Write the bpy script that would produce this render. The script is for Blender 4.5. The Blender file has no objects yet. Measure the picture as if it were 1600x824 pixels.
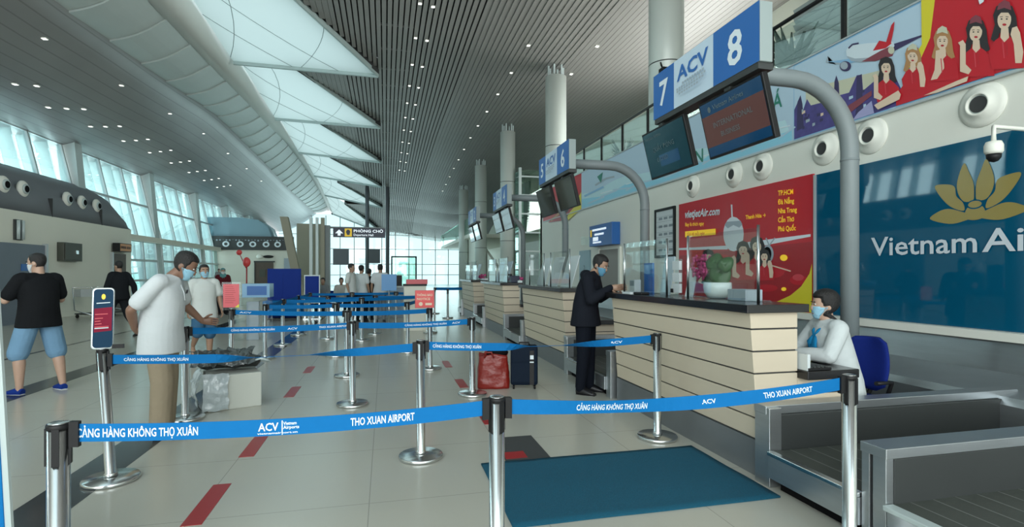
import bpy, bmesh, math, random
from math import sin, cos, pi, radians as R
from mathutils import Vector as V, Matrix, noise
random.seed(7)
S = bpy.context.scene
COL = S.collection

# ------------------------------------------------------------------ camera, world, light
cam = bpy.data.objects.new('camera', bpy.data.cameras.new('camera'))
COL.objects.link(cam)
YAW = math.atan(198/830)
cam.location = (0, 0, 1.5)
cam.rotation_euler = (pi/2, 0, -YAW)
cam.data.sensor_width = 36
cam.data.lens = 36*830/1600
cam.data.shift_y = 14/1600
cam.data.clip_end = 400
S.camera = cam
S.view_settings.view_transform = 'Standard'
S.view_settings.look = 'None'
S.view_settings.gamma = 1
S.view_settings.use_curve_mapping = False
S.view_settings.exposure = 0.38
S.cycles.use_denoising = True
S.cycles.max_bounces = 9
S.cycles.diffuse_bounces = 5
S.cycles.glossy_bounces = 4
S.cycles.transparent_max_bounces = 24
S.cycles.sample_clamp_indirect = 6
S.cycles.caustics_reflective = False
S.cycles.caustics_refractive = False

W = bpy.data.worlds.new('world'); S.world = W; W.use_nodes = True
nt = W.node_tree; nt.nodes.clear()
wo = nt.nodes.new('ShaderNodeOutputWorld'); wb = nt.nodes.new('ShaderNodeBackground')
tc = nt.nodes.new('ShaderNodeTexCoord'); sx = nt.nodes.new('ShaderNodeSeparateXYZ'); cr = nt.nodes.new('ShaderNodeValToRGB')
nt.links.new(tc.outputs['Generated'], sx.inputs[0]); nt.links.new(sx.outputs['Z'], cr.inputs[0])
cr.color_ramp.elements[0].position = 0.0; cr.color_ramp.elements[0].color = (.86, .94, .95, 1)
cr.color_ramp.elements[1].position = 0.5; cr.color_ramp.elements[1].color = (.66, .84, .89, 1)
nt.links.new(cr.outputs[0], wb.inputs[0]); wb.inputs[1].default_value = 1.3
nt.links.new(wb.outputs[0], wo.inputs[0])

def area(name, loc, rot, sx_, sy_, power, color=(.97, 1, .97)):
    d = bpy.data.lights.new(name, 'AREA'); d.shape = 'RECTANGLE'; d.size = sx_; d.size_y = sy_; d.energy = power; d.color = color
    o = bpy.data.objects.new(name, d); o.location = loc; o.rotation_euler = rot; COL.objects.link(o); return o
# daylight through the left and far glazing, plus added rear and mezzanine fill lights
area('rear_fill_light', (-3, -7.5, 4.2), (R(82), 0, 0), 16, 7.5, 1150)  # added fill behind the camera for counter fronts and right wall, not a window
area('daylight_left_glazing', (-13.4, 26, 4.6), (0, R(-84), 0), 5.5, 46, 3800)
area('daylight_far_glazing', (1, 67.5, 4.2), (R(-90), 0, 0), 18, 5, 700)
area('mezzanine_fill_light', (11.5, 16, 6.5), (0, R(94), 0), 3.4, 7, 560)  # added fill that brightens the mezzanine and its ceiling, no glazing stands here

# ------------------------------------------------------------------ materials
MATS = {}
def mat(name, col, rough=.5, metal=0., bump=0., bscale=40., var=0., vscale=6., emis=None, estr=0., spec=.5, coat=0., noise_stretch=None):
    if name in MATS: return MATS[name]
    m = bpy.data.materials.new(name); m.use_nodes = True; t = m.node_tree; b = t.nodes['Principled BSDF']
    c = (col[0], col[1], col[2], 1)
    b.inputs['Base Color'].default_value = c
    b.inputs['Roughness'].default_value = rough
    b.inputs['Metallic'].default_value = metal
    b.inputs['Specular IOR Level'].default_value = spec
    b.inputs['Coat Weight'].default_value = coat
    if emis: b.inputs['Emission Color'].default_value = (*emis, 1); b.inputs['Emission Strength'].default_value = estr
    if var or bump:
        co = t.nodes.new('ShaderNodeTexCoord'); out = co.outputs['Object']
        if noise_stretch:
            mp = t.nodes.new('ShaderNodeMapping'); mp.inputs['Scale'].default_value = noise_stretch
            t.links.new(out, mp.inputs[0]); out = mp.outputs[0]
    if var:
        n = t.nodes.new('ShaderNodeTexNoise'); n.inputs['Scale'].default_value = vscale; n.inputs['Detail'].default_value = 4
        t.links.new(out, n.inputs['Vector'])
        r = t.nodes.new('ShaderNodeMapRange'); r.inputs[3].default_value = 1-var; r.inputs[4].default_value = 1+var
        t.links.new(n.outputs[0], r.inputs[0])
        mx = t.nodes.new('ShaderNodeVectorMath'); mx.operation = 'SCALE'; mx.inputs[0].default_value = col
        t.links.new(r.outputs[0], mx.inputs['Scale']); t.links.new(mx.outputs[0], b.inputs['Base Color'])
    if bump:
        n2 = t.nodes.new('ShaderNodeTexNoise'); n2.inputs['Scale'].default_value = bscale; n2.inputs['Detail'].default_value = 3
        t.links.new(out, n2.inputs['Vector'])
        bp = t.nodes.new('ShaderNodeBump'); bp.inputs['Strength'].default_value = bump; bp.inputs['Distance'].default_value = .02
        t.links.new(n2.outputs[0], bp.inputs['Height']); t.links.new(bp.outputs[0], b.inputs['Normal'])
    MATS[name] = m; return m

def srgb(r, g, b):
    f = lambda u: (u/255/12.92) if u/255 <= .04045 else ((u/255+.055)/1.055)**2.4
    return (f(r), f(g), f(b))

def glass(name, tint=(.93, .98, .97), refl=.10, rough=.02, k=.6):
    if name in MATS: return MATS[name]
    m = bpy.data.materials.new(name); m.use_nodes = True; t = m.node_tree; t.nodes.clear()
    o = t.nodes.new('ShaderNodeOutputMaterial'); tr = t.nodes.new('ShaderNodeBsdfTransparent'); gl = t.nodes.new('ShaderNodeBsdfGlossy')
    mx = t.nodes.new('ShaderNodeMixShader'); fr = t.nodes.new('ShaderNodeLayerWeight'); fr.inputs[0].default_value = .25
    ma = t.nodes.new('ShaderNodeMath'); ma.operation = 'MULTIPLY_ADD'; ma.inputs[1].default_value = k; ma.inputs[2].default_value = refl*.4; ma.use_clamp = True
    tr.inputs[0].default_value = (*tint, 1); gl.inputs[0].default_value = (.9, .95, .95, 1); gl.inputs[1].default_value = rough
    t.links.new(fr.outputs[0], ma.inputs[0]); t.links.new(ma.outputs[0], mx.inputs[0])
    t.links.new(tr.outputs[0], mx.inputs[1]); t.links.new(gl.outputs[0], mx.inputs[2]); t.links.new(mx.outputs[0], o.inputs[0])
    MATS[name] = m; return m

def translucent(name, col, amt=.5):
    m = bpy.data.materials.new(name); m.use_nodes = True; t = m.node_tree; t.nodes.clear()
    o = t.nodes.new('ShaderNodeOutputMaterial'); d = t.nodes.new('ShaderNodeBsdfDiffuse'); tl = t.nodes.new('ShaderNodeBsdfTranslucent'); mx = t.nodes.new('ShaderNodeMixShader')
    d.inputs[0].default_value = (*col, 1); tl.inputs[0].default_value = (*col, 1); mx.inputs[0].default_value = amt
    t.links.new(d.outputs[0], mx.inputs[1]); t.links.new(tl.outputs[0], mx.inputs[2]); t.links.new(mx.outputs[0], o.inputs[0])
    MATS[name] = m; return m

def mlines(name, col, line, rough, metal, specs, var=.04, spec=.5):
    """colour with thin procedural joint lines; specs = list of (axis, period, offset, width)"""
    m = bpy.data.materials.new(name); m.use_nodes = True; t = m.node_tree; b = t.nodes['Principled BSDF']
    b.inputs['Roughness'].default_value = rough; b.inputs['Metallic'].default_value = metal; b.inputs['Specular IOR Level'].default_value = spec
    co = t.nodes.new('ShaderNodeTexCoord'); sp = t.nodes.new('ShaderNodeSeparateXYZ'); t.links.new(co.outputs['Object'], sp.inputs[0])
    acc = None
    for ax, per, off, wd in specs:
        a = t.nodes.new('ShaderNodeMath'); a.operation = 'MULTIPLY_ADD'; a.inputs[1].default_value = 1/per; a.inputs[2].default_value = -off/per + 100
        t.links.new(sp.outputs['XYZ'.index(ax)], a.inputs[0])
        fr = t.nodes.new('ShaderNodeMath'); fr.operation = 'FRACT'; t.links.new(a.outputs[0], fr.inputs[0])
        lt = t.nodes.new('ShaderNodeMath'); lt.operation = 'LESS_THAN'; lt.inputs[1].default_value = wd/per; t.links.new(fr.outputs[0], lt.inputs[0])
        if acc is None: acc = lt.outputs[0]
        else:
            mm = t.nodes.new('ShaderNodeMath'); mm.operation = 'MAXIMUM'; t.links.new(acc, mm.inputs[0]); t.links.new(lt.outputs[0], mm.inputs[1]); acc = mm.outputs[0]
    n = t.nodes.new('ShaderNodeTexNoise'); n.inputs['Scale'].default_value = .9; n.inputs['Detail'].default_value = 5; t.links.new(co.outputs['Object'], n.inputs['Vector'])
    r = t.nodes.new('ShaderNodeMapRange'); r.inputs[3].default_value = 1-var; r.inputs[4].default_value = 1+var; t.links.new(n.outputs[0], r.inputs[0])
    sc = t.nodes.new('ShaderNodeVectorMath'); sc.operation = 'SCALE'; sc.inputs[0].default_value = col; t.links.new(r.outputs[0], sc.inputs['Scale'])
    mx = t.nodes.new('ShaderNodeMix'); mx.data_type = 'RGBA'; mx.inputs[7].default_value = (*line, 1)
    t.links.new(acc, mx.inputs[0]); t.links.new(sc.outputs[0], mx.inputs[6]); t.links.new(mx.outputs[2], b.inputs['Base Color'])
    MATS[name] = m; return m

# ------------------------------------------------------------------ mesh helpers
class MB:
    def __init__(s): s.v = []; s.f = []; s.m = []; s.mats = []; s.sm = []; s.cur = 0; s.smooth = False
    def mat(s, m):
        if isinstance(m, str): m = MATS[m]
        if m not in s.mats: s.mats.append(m)
        s.cur = s.mats.index(m); return s
    def add(s, vs, fs, smooth=None):
        b = len(s.v); s.v += [tuple(p) for p in vs]
        for f in fs: s.f.append(tuple(b+i for i in f)); s.m.append(s.cur); s.sm.append(s.smooth if smooth is None else smooth)
    def box(s, x0, x1, y0, y1, z0, z1):
        s.add([(x0,y0,z0),(x1,y0,z0),(x1,y1,z0),(x0,y1,z0),(x0,y0,z1),(x1,y0,z1),(x1,y1,z1),(x0,y1,z1)],
              [(0,3,2,1),(4,5,6,7),(0,1,5,4),(1,2,6,5),(2,3,7,6),(3,0,4,7)], False); return s
    def hexa(s, p):
        s.add(p, [(0,3,2,1),(4,5,6,7),(0,1,5,4),(1,2,6,5),(2,3,7,6),(3,0,4,7)], False); return s
    def prism(s, poly, ax, a, b):
        """poly: 2D points; ax: extrusion axis ('x': (y,z), 'y': (x,z), 'z': (x,y))"""
        def P(p, h): return (h,p[0],p[1]) if ax=='x' else ((p[0],h,p[1]) if ax=='y' else (p[0],p[1],h))
        n = len(poly)
        s.add([P(p,a) for p in poly]+[P(p,b) for p in poly], [tuple(range(n))[::-1], tuple(range(n,2*n))]+[(i,(i+1)%n,n+(i+1)%n,n+i) for i in range(n)], False); return s
    def loft(s, rings, cap=True, smooth=True):
        n = len(rings[0]); vs = [p for r in rings for p in r]; fs = []
        for k in range(len(rings)-1):
            for i in range(n):
                j = (i+1)%n; fs.append((k*n+i, k*n+j, (k+1)*n+j, (k+1)*n+i))
        s.add(vs, fs, smooth)
        if cap:
            b = len(s.v)-len(vs)
            s.f.append(tuple(b+i for i in range(n))[::-1]); s.m.append(s.cur); s.sm.append(False)
            s.f.append(tuple(b+(len(rings)-1)*n+i for i in range(n))); s.m.append(s.cur); s.sm.append(False)
        return s
    def tube(s, pts, r, seg=12, ref=None, cap=True, smooth=True):
        """pts path; r: radius or list of radius / (ru, rv)"""
        pts = [V(p) for p in pts]; n = len(pts)
        rs = r if isinstance(r, list) else [r]*n
        rings = []; up = V(ref) if ref else None
        for i, p in enumerate(pts):
            d = (pts[min(i+1,n-1)]-pts[max(i-1,0)]).normalized()
            if up is None:
                up = V((0,0,1)) if abs(d.z) < .9 else V((1,0,0))
            u = (up - d*up.dot(d))
            if u.length < 1e-5: u = d.orthogonal()
            u.normalize(); w = d.cross(u)
            if not ref: up = u
            a, b = rs[i] if isinstance(rs[i], tuple) else (rs[i], rs[i])
            rings.append([p + u*(a*cos(2*pi*k/seg)) + w*(b*sin(2*pi*k/seg)) for k in range(seg)])
        return s.loft(rings, cap, smooth)
    def cyl(s, p0, p1, r0, r1=None, seg=24):
        return s.tube([p0, p1], [r0, r0 if r1 is None else r1], seg)
    def lathe(s, prof, c=(0,0,0), seg=24, smooth=True):
        rings = [[(c[0]+r*cos(2*pi*k/seg), c[1]+r*sin(2*pi*k/seg), c[2]+z) for k in range(seg)] for r, z in prof]
        return s.loft(rings, True, smooth)
    def ell(s, c, r, rot=None, seg=14, rn=9):
        rings = []
        for i in range(rn+1):
            a = pi*(i/rn)*.998+.003-pi/2
            ring = []
            for k in range(seg):
                p = V((r[0]*cos(a)*cos(2*pi*k/seg), r[1]*cos(a)*sin(2*pi*k/seg), r[2]*sin(a)))
                if rot: p = rot @ p
                ring.append(p+V(c))
            rings.append(ring)
        return s.loft(rings)
    def build(s, name, m=None, parent=None, bevel=0, loc=None, rotz=None):
        me = bpy.data.meshes.new(name)
        me.from_pydata(s.v, [], s.f)
        ms = s.mats if s.mats else [MATS[m] if isinstance(m, str) else m]
        for x in ms: me.materials.append(x)
        if s.mats: me.polygons.foreach_set('material_index', s.m)
        me.polygons.foreach_set('use_smooth', s.sm)
        me.update()
        bm = bmesh.new(); bm.from_mesh(me); bmesh.ops.recalc_face_normals(bm, faces=bm.faces); bm.to_mesh(me); bm.free()
        o = bpy.data.objects.new(name, me); COL.objects.link(o)
        if parent: o.parent = parent
        if loc: o.location = loc
        if rotz is not None: o.rotation_euler.z = rotz
        if bevel:
            b = o.modifiers.new('bevel', 'BEVEL'); b.width = bevel; b.segments = 2; b.limit_method = 'ANGLE'; b.harden_normals = False
        return o

def tag(o, label=None, cat=None, group=None, kind=None):
    if label: o['label'] = label
    if cat: o['category'] = cat
    if group: o['group'] = group
    if kind: o['kind'] = kind
    return o
def thing(name, label, cat, loc=(0,0,0), rz=0, group=None):
    o = bpy.data.objects.new(name, None); COL.objects.link(o); o.location = loc; o.rotation_euler = (0,0,rz); o.empty_display_size = .1
    return tag(o, label, cat, group)
def struct(o): o['kind'] = 'structure'; return o
def kids(o): return [c for c in bpy.data.objects if c.parent == o]
KCACHE = {}
def dup(root, loc, rz=None, label=None, group=None):
    r = root.copy(); COL.objects.link(r); r.location = loc
    if rz is not None: r.rotation_euler.z = rz
    if label: r['label'] = label
    if group: r['group'] = group
    if root.name not in KCACHE: KCACHE[root.name] = [(c, kids(c)) for c in kids(root)]
    for ch, gs in KCACHE[root.name]:
        c = ch.copy(); COL.objects.link(c); c.parent = r
        for g in gs:
            d = g.copy(); COL.objects.link(d); d.parent = c
    return r

TC = {}
def text_geo(txt, size=1., bold=0., align='LEFT'):
    """flat outline of a word as (points, faces, width)"""
    k = (txt, size, bold, align)
    if k in TC: return TC[k]
    cu = bpy.data.curves.new('t', 'FONT'); cu.body = txt; cu.size = size; cu.offset = bold*size; cu.align_x = align; cu.resolution_u = 2
    o = bpy.data.objects.new('t', cu); COL.objects.link(o)
    bpy.context.view_layer.update()
    me = bpy.data.meshes.new_from_object(o.evaluated_get(bpy.context.evaluated_depsgraph_get()))
    vs = [(v.co.x, v.co.y) for v in me.vertices]; fs = [tuple(p.vertices) for p in me.polygons]
    bpy.data.objects.remove(o); bpy.data.curves.remove(cu); bpy.data.meshes.remove(me)
    w = (max(v[0] for v in vs)-min(v[0] for v in vs)) if vs else 0
    TC[k] = (vs, fs, w); return TC[k]
def put_text(mb, txt, size, fn, m, bold=0., width=None, align='LEFT'):
    vs, fs, w = text_geo(txt, size, bold, align)
    k = width/w if width else 1
    mb.mat(m); mb.add([fn(x*k, y) for x, y in vs], fs, False)

class Art:
    """flat print: fn(u, v, layer) -> 3D"""
    def __init__(s, fn): s.fn = fn; s.mb = MB(); s.l = 0
    def poly(s, pts, m, up=True):
        if up: s.l += 1
        s.mb.mat(m); s.mb.add([s.fn(u, v, s.l) for u, v in pts], [tuple(range(len(pts)))], False); return s
    def ell(s, u, v, a, b, m, rot=0, n=20):
        return s.poly([(u+a*cos(t)*cos(rot)-b*sin(t)*sin(rot), v+a*cos(t)*sin(rot)+b*sin(t)*cos(rot)) for t in [2*pi*i/n for i in range(n)]], m)
    def line(s, pts, w, m):
        s.l += 1; s.mb.mat(m)
        for (a, b), (c, d) in zip(pts[:-1], pts[1:]):
            L = math.hypot(c-a, d-b) or 1; nx, ny = -(d-b)/L*w/2, (c-a)/L*w/2
            s.mb.add([s.fn(*q, s.l) for q in [(a+nx,b+ny),(c+nx,d+ny),(c-nx,d-ny),(a-nx,b-ny)]], [(0,1,2,3)], False)
        return s
    def text(s, u, v, txt, size, m, bold=0., width=None, align='LEFT', slope=0, shear=0):
        s.l += 1
        put_text(s.mb, txt, size, lambda x, y: s.fn(u+x+shear*y, v+y+slope*x, s.l), m, bold, width, align); return s

# the plain materials
mat('white_paint', (.80,.81,.74), .55, var=.02, vscale=1.5)
mat('cream_wall', (.74,.74,.65), .6, var=.02, vscale=1.)
mat('steel', (.62,.65,.66), .2, 1., var=.05, vscale=8)
mat('chrome', (.66,.68,.68), .22, 1., var=.05, vscale=10)
mat('brushed_steel', (.50,.53,.55), .34, .9, var=.12, vscale=3, bump=.05, bscale=60, noise_stretch=(1,1,8))
mat('dark_steel', (.045,.05,.05), .5, .2, var=.1, vscale=4)
mat('black_plastic', (.008,.008,.009), .45, spec=.3)
mat('black_matte', (.006,.006,.007), .8, spec=.1)
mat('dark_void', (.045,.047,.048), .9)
mat('grey_pipe', (.22,.26,.27), .5, .0, var=.04)
mat('alu', (.50,.54,.55), .4, .5)
mat('pale_metal', (.52,.60,.60), .45, .2, var=.03, vscale=2)
mat('belt_blue', (.004,.145,.40), .7, spec=.15, var=.05, vscale=30)
mat('print_white', (.72,.8,.85), .5)
mat('sign_blue', (.02,.13,.42), .35)
mat('sign_light', (.55,.68,.80), .35)
mat('vna_blue', (.002,.085,.165), .035, spec=.55)
mat('vna_gold', (.30,.24,.065), .25, spec=.6)
mat('vna_white', (.62,.68,.74), .25)
mat('red_print', (.52,.018,.03), .3, spec=.4)
mat('red_deep', (.36,.012,.02), .35)
mat('red_soft', (.60,.06,.08), .3)
mat('yellow_print', (.68,.60,.03), .35)
mat('sky_print', (.24,.46,.68), .3)
mat('sky_pale', (.45,.60,.72), .35)
mat('aqua_print', (.28,.62,.78), .3)
mat('aqua_pale', (.50,.72,.78), .3)
mat('purple_print', (.07,.055,.22), .4, var=.5, vscale=9)
mat('purple_dark', (.04,.03,.10), .4)
mat('skin_print', (.72,.56,.42), .4)
mat('hair_print', (.025,.02,.022), .4)
mat('blond_print', (.42,.22,.09), .4)
mat('lip_print', (.45,.02,.03), .4)
mat('grey_print', (.35,.42,.48), .4)
mat('green_print', (.02,.20,.14), .4)
mat('paper', (.62,.68,.70), .6)
mat('paper_line', (.25,.30,.33), .6)
mat('red_sign', (.66,.06,.06), .35, var=.05)
mat('orange_sign', (.55,.20,.03), .4)
mat('blue_board', (.008,.035,.26), .6, spec=.15, var=.1, vscale=3)
mat('lit_blue', (.1,.3,.6), .4)
mat('granite', (.008,.008,.009), .22, var=.5, vscale=120)
mat('mat_teal', (.002,.125,.215), .95, var=.22, vscale=90, bump=.9, bscale=260)
mat('rug_grey', (.055,.06,.062), .95, var=.2, vscale=120, bump=.6, bscale=300)
mat('floor_red', (.36,.018,.022), .3)
mat('granite_stripe', (.055,.062,.066), .15, var=.15, vscale=60)
mat('brown_door', (.09,.065,.05), .5, var=.2, vscale=5)
mat('grey_door', (.14,.17,.21), .45, var=.05)
mat('bulkhead', (.16,.175,.195), .6, 0., var=.05, vscale=1)
mat('olive_box', (.075,.08,.065), .5, .3)
mat('leaf', (.014,.075,.012), .45, var=.3, vscale=20)
mat('leaf_dark', (.01,.035,.02), .5, var=.3, vscale=20)
mat('petal', (.50,.06,.20), .5, var=.25, vscale=30)
mat('ceramic', (.70,.80,.80), .18)
mat('chair_blue', (.005,.018,.17), .8, spec=.2, var=.12, vscale=60, bump=.2, bscale=300)
mat('tan_column', (.30,.29,.22), .6)
mat('lamp_white', (1,1,1), .4, emis=(1,.98,.92), estr=2.2)
mat('screen_teal', (.004,.025,.035), .15, spec=.4, emis=(.0,.08,.12), estr=.12)
mat('screen_brown', (.06,.03,.028), .15, spec=.4, emis=(.22,.10,.09), estr=.16)
mat('screen_blue', (.004,.02,.05), .08, spec=.7, emis=(.01,.10,.24), estr=.2)
mat('screen_text', (.10,.13,.14), .4)
mat('screen_off', (.01,.014,.016), .06, spec=.8)
mat('sign_dark', (.012,.02,.05), .4)
mat('sign_yellow', (.75,.50,.02), .4, emis=(.75,.5,.02), estr=.3)
mat('lit_white', (.8,.85,.9), .4, emis=(.8,.9,1), estr=.5)
glass('window_glass', (.80,.93,.95), .12)
glass('clear_glass', (.92,.97,.955), .08, k=.3)
glass('green_glass', (.72,.90,.82), .16)
glass('acrylic', (.955,.975,.975), .05, k=.22)
# ------------------------------------------------------------------ the hall
def lerp_tab(tab):
    def f(y):
        if y <= tab[0][0]: return tab[0][1]
        for (a, va), (b, vb) in zip(tab[:-1], tab[1:]):
            if y <= b:
                t = (y-a)/(b-a); t = t*t*(3-2*t)*.35 + t*.65
                return va+(vb-va)*t
        return tab[-1][1]
    return f
ZC = lerp_tab([(-8,10.3),(32,10.27),(40,9.95),(49,9.4),(57,8.6),(62,7.6),(67,6.1)])       # main ceiling along the hall
ZB = lerp_tab([(-8,10.2),(19,10.3),(28,10.5),(43,10.4),(54,10.1),(62,9.2),(67,8.6)])         # right edge of the long beam
ZL = lerp_tab([(-8,9.0),(17,9.15),(20,9.3),(30,9.8),(39,10.25),(48,10.2),(57,9.75),(67,8.9)])
ZE = lerp_tab([(-8,8.1),(15,8.2),(20,8.5),(29,9.15),(37,9.0),(50,8.6),(64,8.5)])
ZW = lerp_tab([(-8,6.3),(64,6.3)])
XL, XE, XW, XB = -6.5, -8.0, -11.9, -6.07
def ceil_z(x, y):
    z = ZC(y)
    if x > 1: z -= min(.75, (x-1)*.13)
    return z
YK = [23.7+8.4*k for k in range(-3, 6)]           # rear edges of the skylight sails

# floor
mlines('floor_tile', (.51,.50,.435), (.36,.355,.31), .2, 0, [('X',1.05,-.105,.007),('Y',1.07,3.565,.007)], var=.05, spec=.5)
fb = MB().box(-12.5, 12.5, -8, 67, -.3, 0)
struct(fb.build('floor', 'floor_tile'))
# inlaid granite stripes and painted dashes
def inlay(name, polys, m, label=None):
    b = MB()
    for (x0,x1,y0,y1) in polys: b.box(x0,x1,y0,y1,-.01,.0025)
    return struct(b.build(name, m))
inlay('trim_1', [(-2.27,-1.94,-8,60)], 'granite_stripe')
inlay('trim_2', [(-4.62,-4.25,-8,60)], 'granite_stripe')
inlay('trim_3', [(-6.40,-6.32,-8,60)], 'granite_stripe')
for (x, y0, y1, lab) in [(-1.12,3.50,4.13,'red dash painted on the floor between the front belt and the sign post base'), (-1.10,4.70,5.33,'red dash painted on the floor just past the front belt'),
                    (-1.13,6.83,7.43,'red dash painted on the floor left of the twin posts'), (-1.14,8.42,8.97,'left red floor dash, the smallest and farthest in its row'),
                    (1.0,6.87,7.42,'red dash painted on the floor left of the red shopping bag'), (.98,8.40,9.0,'red floor dash farthest away in the right row'), (1.01,5.15,5.60,'red floor dash half hidden behind the front middle post'),
                    ]:
    b = MB().hexa([(x-.058,y0,.0),(x+.058,y0,.0),(x+.058,y1,.0),(x-.058,y1,.0),(x-.058,y0,.003),(x+.058,y0,.003),(x+.058,y1,.003),(x-.058,y1,.003)])
    tag(b.build('floor_marking','floor_red'), lab, 'floor marking', 'red dashes on the floor')

# rubber/pile mats
b = MB(); b.box(.93,1.30,4.10,4.70,.0,.006)
o = tag(b.build('floor_rug','rug_grey'), 'small dark grey rug peeping out behind the teal mat', 'rug')
rb = MB(); rb.box(.94,1.12,4.14,4.30,.0065,.0075); rb.build('red_patch','floor_red',o)
nb = MB(); nx_, ny_ = 30, 18
vs = []; fs = []
for j in range(ny_+1):
    for i in range(nx_+1):
        x = .727+(2.555-.727)*i/nx_; y = 3.02+1.06*j/ny_
        vs.append((x+.004*noise.noise(V((x*3,y*3,0))), y+.006*noise.noise(V((x*2,y*2,4))), .014+.003*noise.noise(V((x*4,y*4,1)))))
n0 = len(vs)
for j in range(ny_+1):
    for i in range(nx_+1): vs.append((vs[j*(nx_+1)+i][0], vs[j*(nx_+1)+i][1], .001))
for j in range(ny_):
    for i in range(nx_):
        a = j*(nx_+1)+i; fs.append((a,a+1,a+nx_+2,a+nx_+1))
for i in range(nx_): fs.append((i,n0+i,n0+i+1,i+1)); a = ny_*(nx_+1)+i; fs.append((a,a+1,n0+a+1,n0+a))
for j in range(ny_): a = j*(nx_+1); fs.append((a,a+nx_+1,n0+a+nx_+1,n0+a)); a += nx_; fs.append((a,n0+a,n0+a+nx_+1,a+nx_+1))
nb.add(vs, fs, True)
tag(nb.build('floor_mat','mat_teal'), 'large teal carpet mat on the floor before the nearest counter', 'mat')

# main slatted ceiling, cut back where the sails let the daylight in
mat('ceiling_slat', (.27,.262,.252), .5, .15, var=.05, vscale=.6)
b = MB().mat('ceiling_slat')
def slat_run(b, x, y0, y1):
    if y1-y0 < .15: return
    n = max(1, int((y1-y0)/2.4)); w = .142 if -1.9 < x < 3 else .178
    ys = [y0+(y1-y0)*i/n for i in range(n+1)]
    rings = [[(x,y,ceil_z(x,y)),(x+w,y,ceil_z(x,y)),(x+w,y,ceil_z(x,y)+.05),(x,y,ceil_z(x,y)+.05)] for y in ys]
    b.loft(rings, True, False)
x = -6.0
while x < 12.4:
    if x < -.3:
        if x > -4.0:
            for k in range(len(YK)-1):
                y0 = YK[k]; y1 = y0+8.4*(x+4.0)/3.7
                slat_run(b, x, y0+.02, y1)
        slat_run(b, x, YK[-1], 67)
    else: slat_run(b, x, -8, 67)
    x += .19
for y in [YK[0]+2.1*i for i in range(30)]:
    b.box(-.25, 1.0, y-.04, y+.04, ceil_z(0,y)+.06, ceil_z(0,y)+.12)
struct(b.build('ceiling_slats'))
b = MB()
ys = [-8+75*i/40 for i in range(41)]
b.loft([[(-.3,y,ceil_z(-.3,y)+.35),(1,y,ceil_z(1,y)+.35),(6.8,y,ceil_z(6.8,y)+.35),(12.5,y,ceil_z(12.5,y)+.35),(12.5,y,ceil_z(12,y)+.5),(-.3,y,ceil_z(-.3,y)+.5)] for y in ys], True, False)
for k in range(len(YK)-1):
    y0 = YK[k]; zl0, zl1 = ZC(y0), ZC(y0+8.4); za, zz = zl0+.4, zl1+.4
    b.add([(-4.15,y0+.05,za),(-.2,y0+.05,za),(-.2,y0+8.35,zz),(-4.15,y0+.05,za+.1),(-.2,y0+.05,za+.1),(-.2,y0+8.35,zz+.1)], [(0,1,2),(3,5,4),(0,3,4,1),(1,4,5,2),(2,5,3,0)], False)
    b.hexa([(-4.04,y0+.03,zl0-.02),(-.26,y0+8.38,zl1-.2),(-.30,y0+8.4,zl1-.2),(-4.10,y0+.03,zl0-.02),(-4.04,y0+.03,za+.05),(-.26,y0+8.38,zz+.05),(-.30,y0+8.4,zz+.05),(-4.10,y0+.03,za+.05)])
b.box(-6.2,-.2,YK[-1],67,8.4,8.5)
struct(b.build('ceiling_void','dark_void'))

# skylight sails
translucent('sail_skin', (.74,.82,.80), .55)
mat('sail_frame', (.42,.52,.52), .5)
mat('seam', (.22,.28,.28), .6)
def sail(k):
    y0, y1 = YK[k-1], YK[k]
    zt = ZC(y1)-.22; zb = ZB(y1)-.30; zb0 = ZB(y0)+.15; zp = ZC(y0)+.12
    T = V((-.3,y1-.02,zt)); B1 = V((XB+.05,y1-.02,zb)); B0 = V((XB+.05,y0+.05,zb0)); P = V((-4.05,y0+.05,zp))
    r = thing('skylight_sail', ['','white triangular skylight sail nearest the camera, largest in the picture','second triangular skylight sail, just behind the largest one','third triangular skylight sail from the camera','fourth triangular skylight sail, halfway down the hall','fifth triangular skylight sail, above the white beam','sixth triangular skylight sail, next to last','farthest and smallest triangular skylight sail'][k-1] or 'skylight sail at the top edge', 'skylight', (0,0,0), 0, 'triangular skylight sails')
    m = MB(); N = 8
    G = []
    for j in range(N+1):
        v = j/N; a = B0.lerp(B1, v); c = P.lerp(T, v); row = []
        for i in range(N+1):
            u = i/N; p = a.lerp(c, u); p.z += .10*sin(pi*u)*sin(pi*v); row.append(p)
        G.append(row)
    vs = [p for rw in G for p in rw]
    m.add(vs, [(j*(N+1)+i, j*(N+1)+i+1, (j+1)*(N+1)+i+1, (j+1)*(N+1)+i) for j in range(N) for i in range(N)], True)
    sk = m.build('sail_panel','sail_skin', r)
    e = MB()
    def bar(a, c, w, h):
        a, c = V(a), V(c); d = (c-a).normalized(); n = V((-d.y,d.x,0)).normalized()*w/2; hz = V((0,0,h))
        e.hexa([a-n-hz*.5,a+n-hz*.5,c+n-hz*.5,c-n-hz*.5,a-n+hz*.5,a+n+hz*.5,c+n+hz*.5,c-n+hz*.5])
    bar(B1, T, .10, .26); bar(P, T, .07, .2)
    e.build('edge_frame','sail_frame', r)
    e = MB()
    for (u0,v0,u1,v1) in [(0,.15,.72,1),(0,.95,.55,.0),(0,.55,.40,1),(.45,1,1,.52)]:
        pts = []
        for i in range(9):
            t = i/8; u = u0+(u1-u0)*t; v = v0+(v1-v0)*t
            p = B0.lerp(B1, v).lerp(P.lerp(T, v), u); p.z += .10*sin(pi*u)*sin(pi*v)-.012; pts.append(p)
        e.tube(pts, .011, 4)
    e.build('seam','seam', r)
for k in range(2, len(YK)): sail(k)

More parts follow.
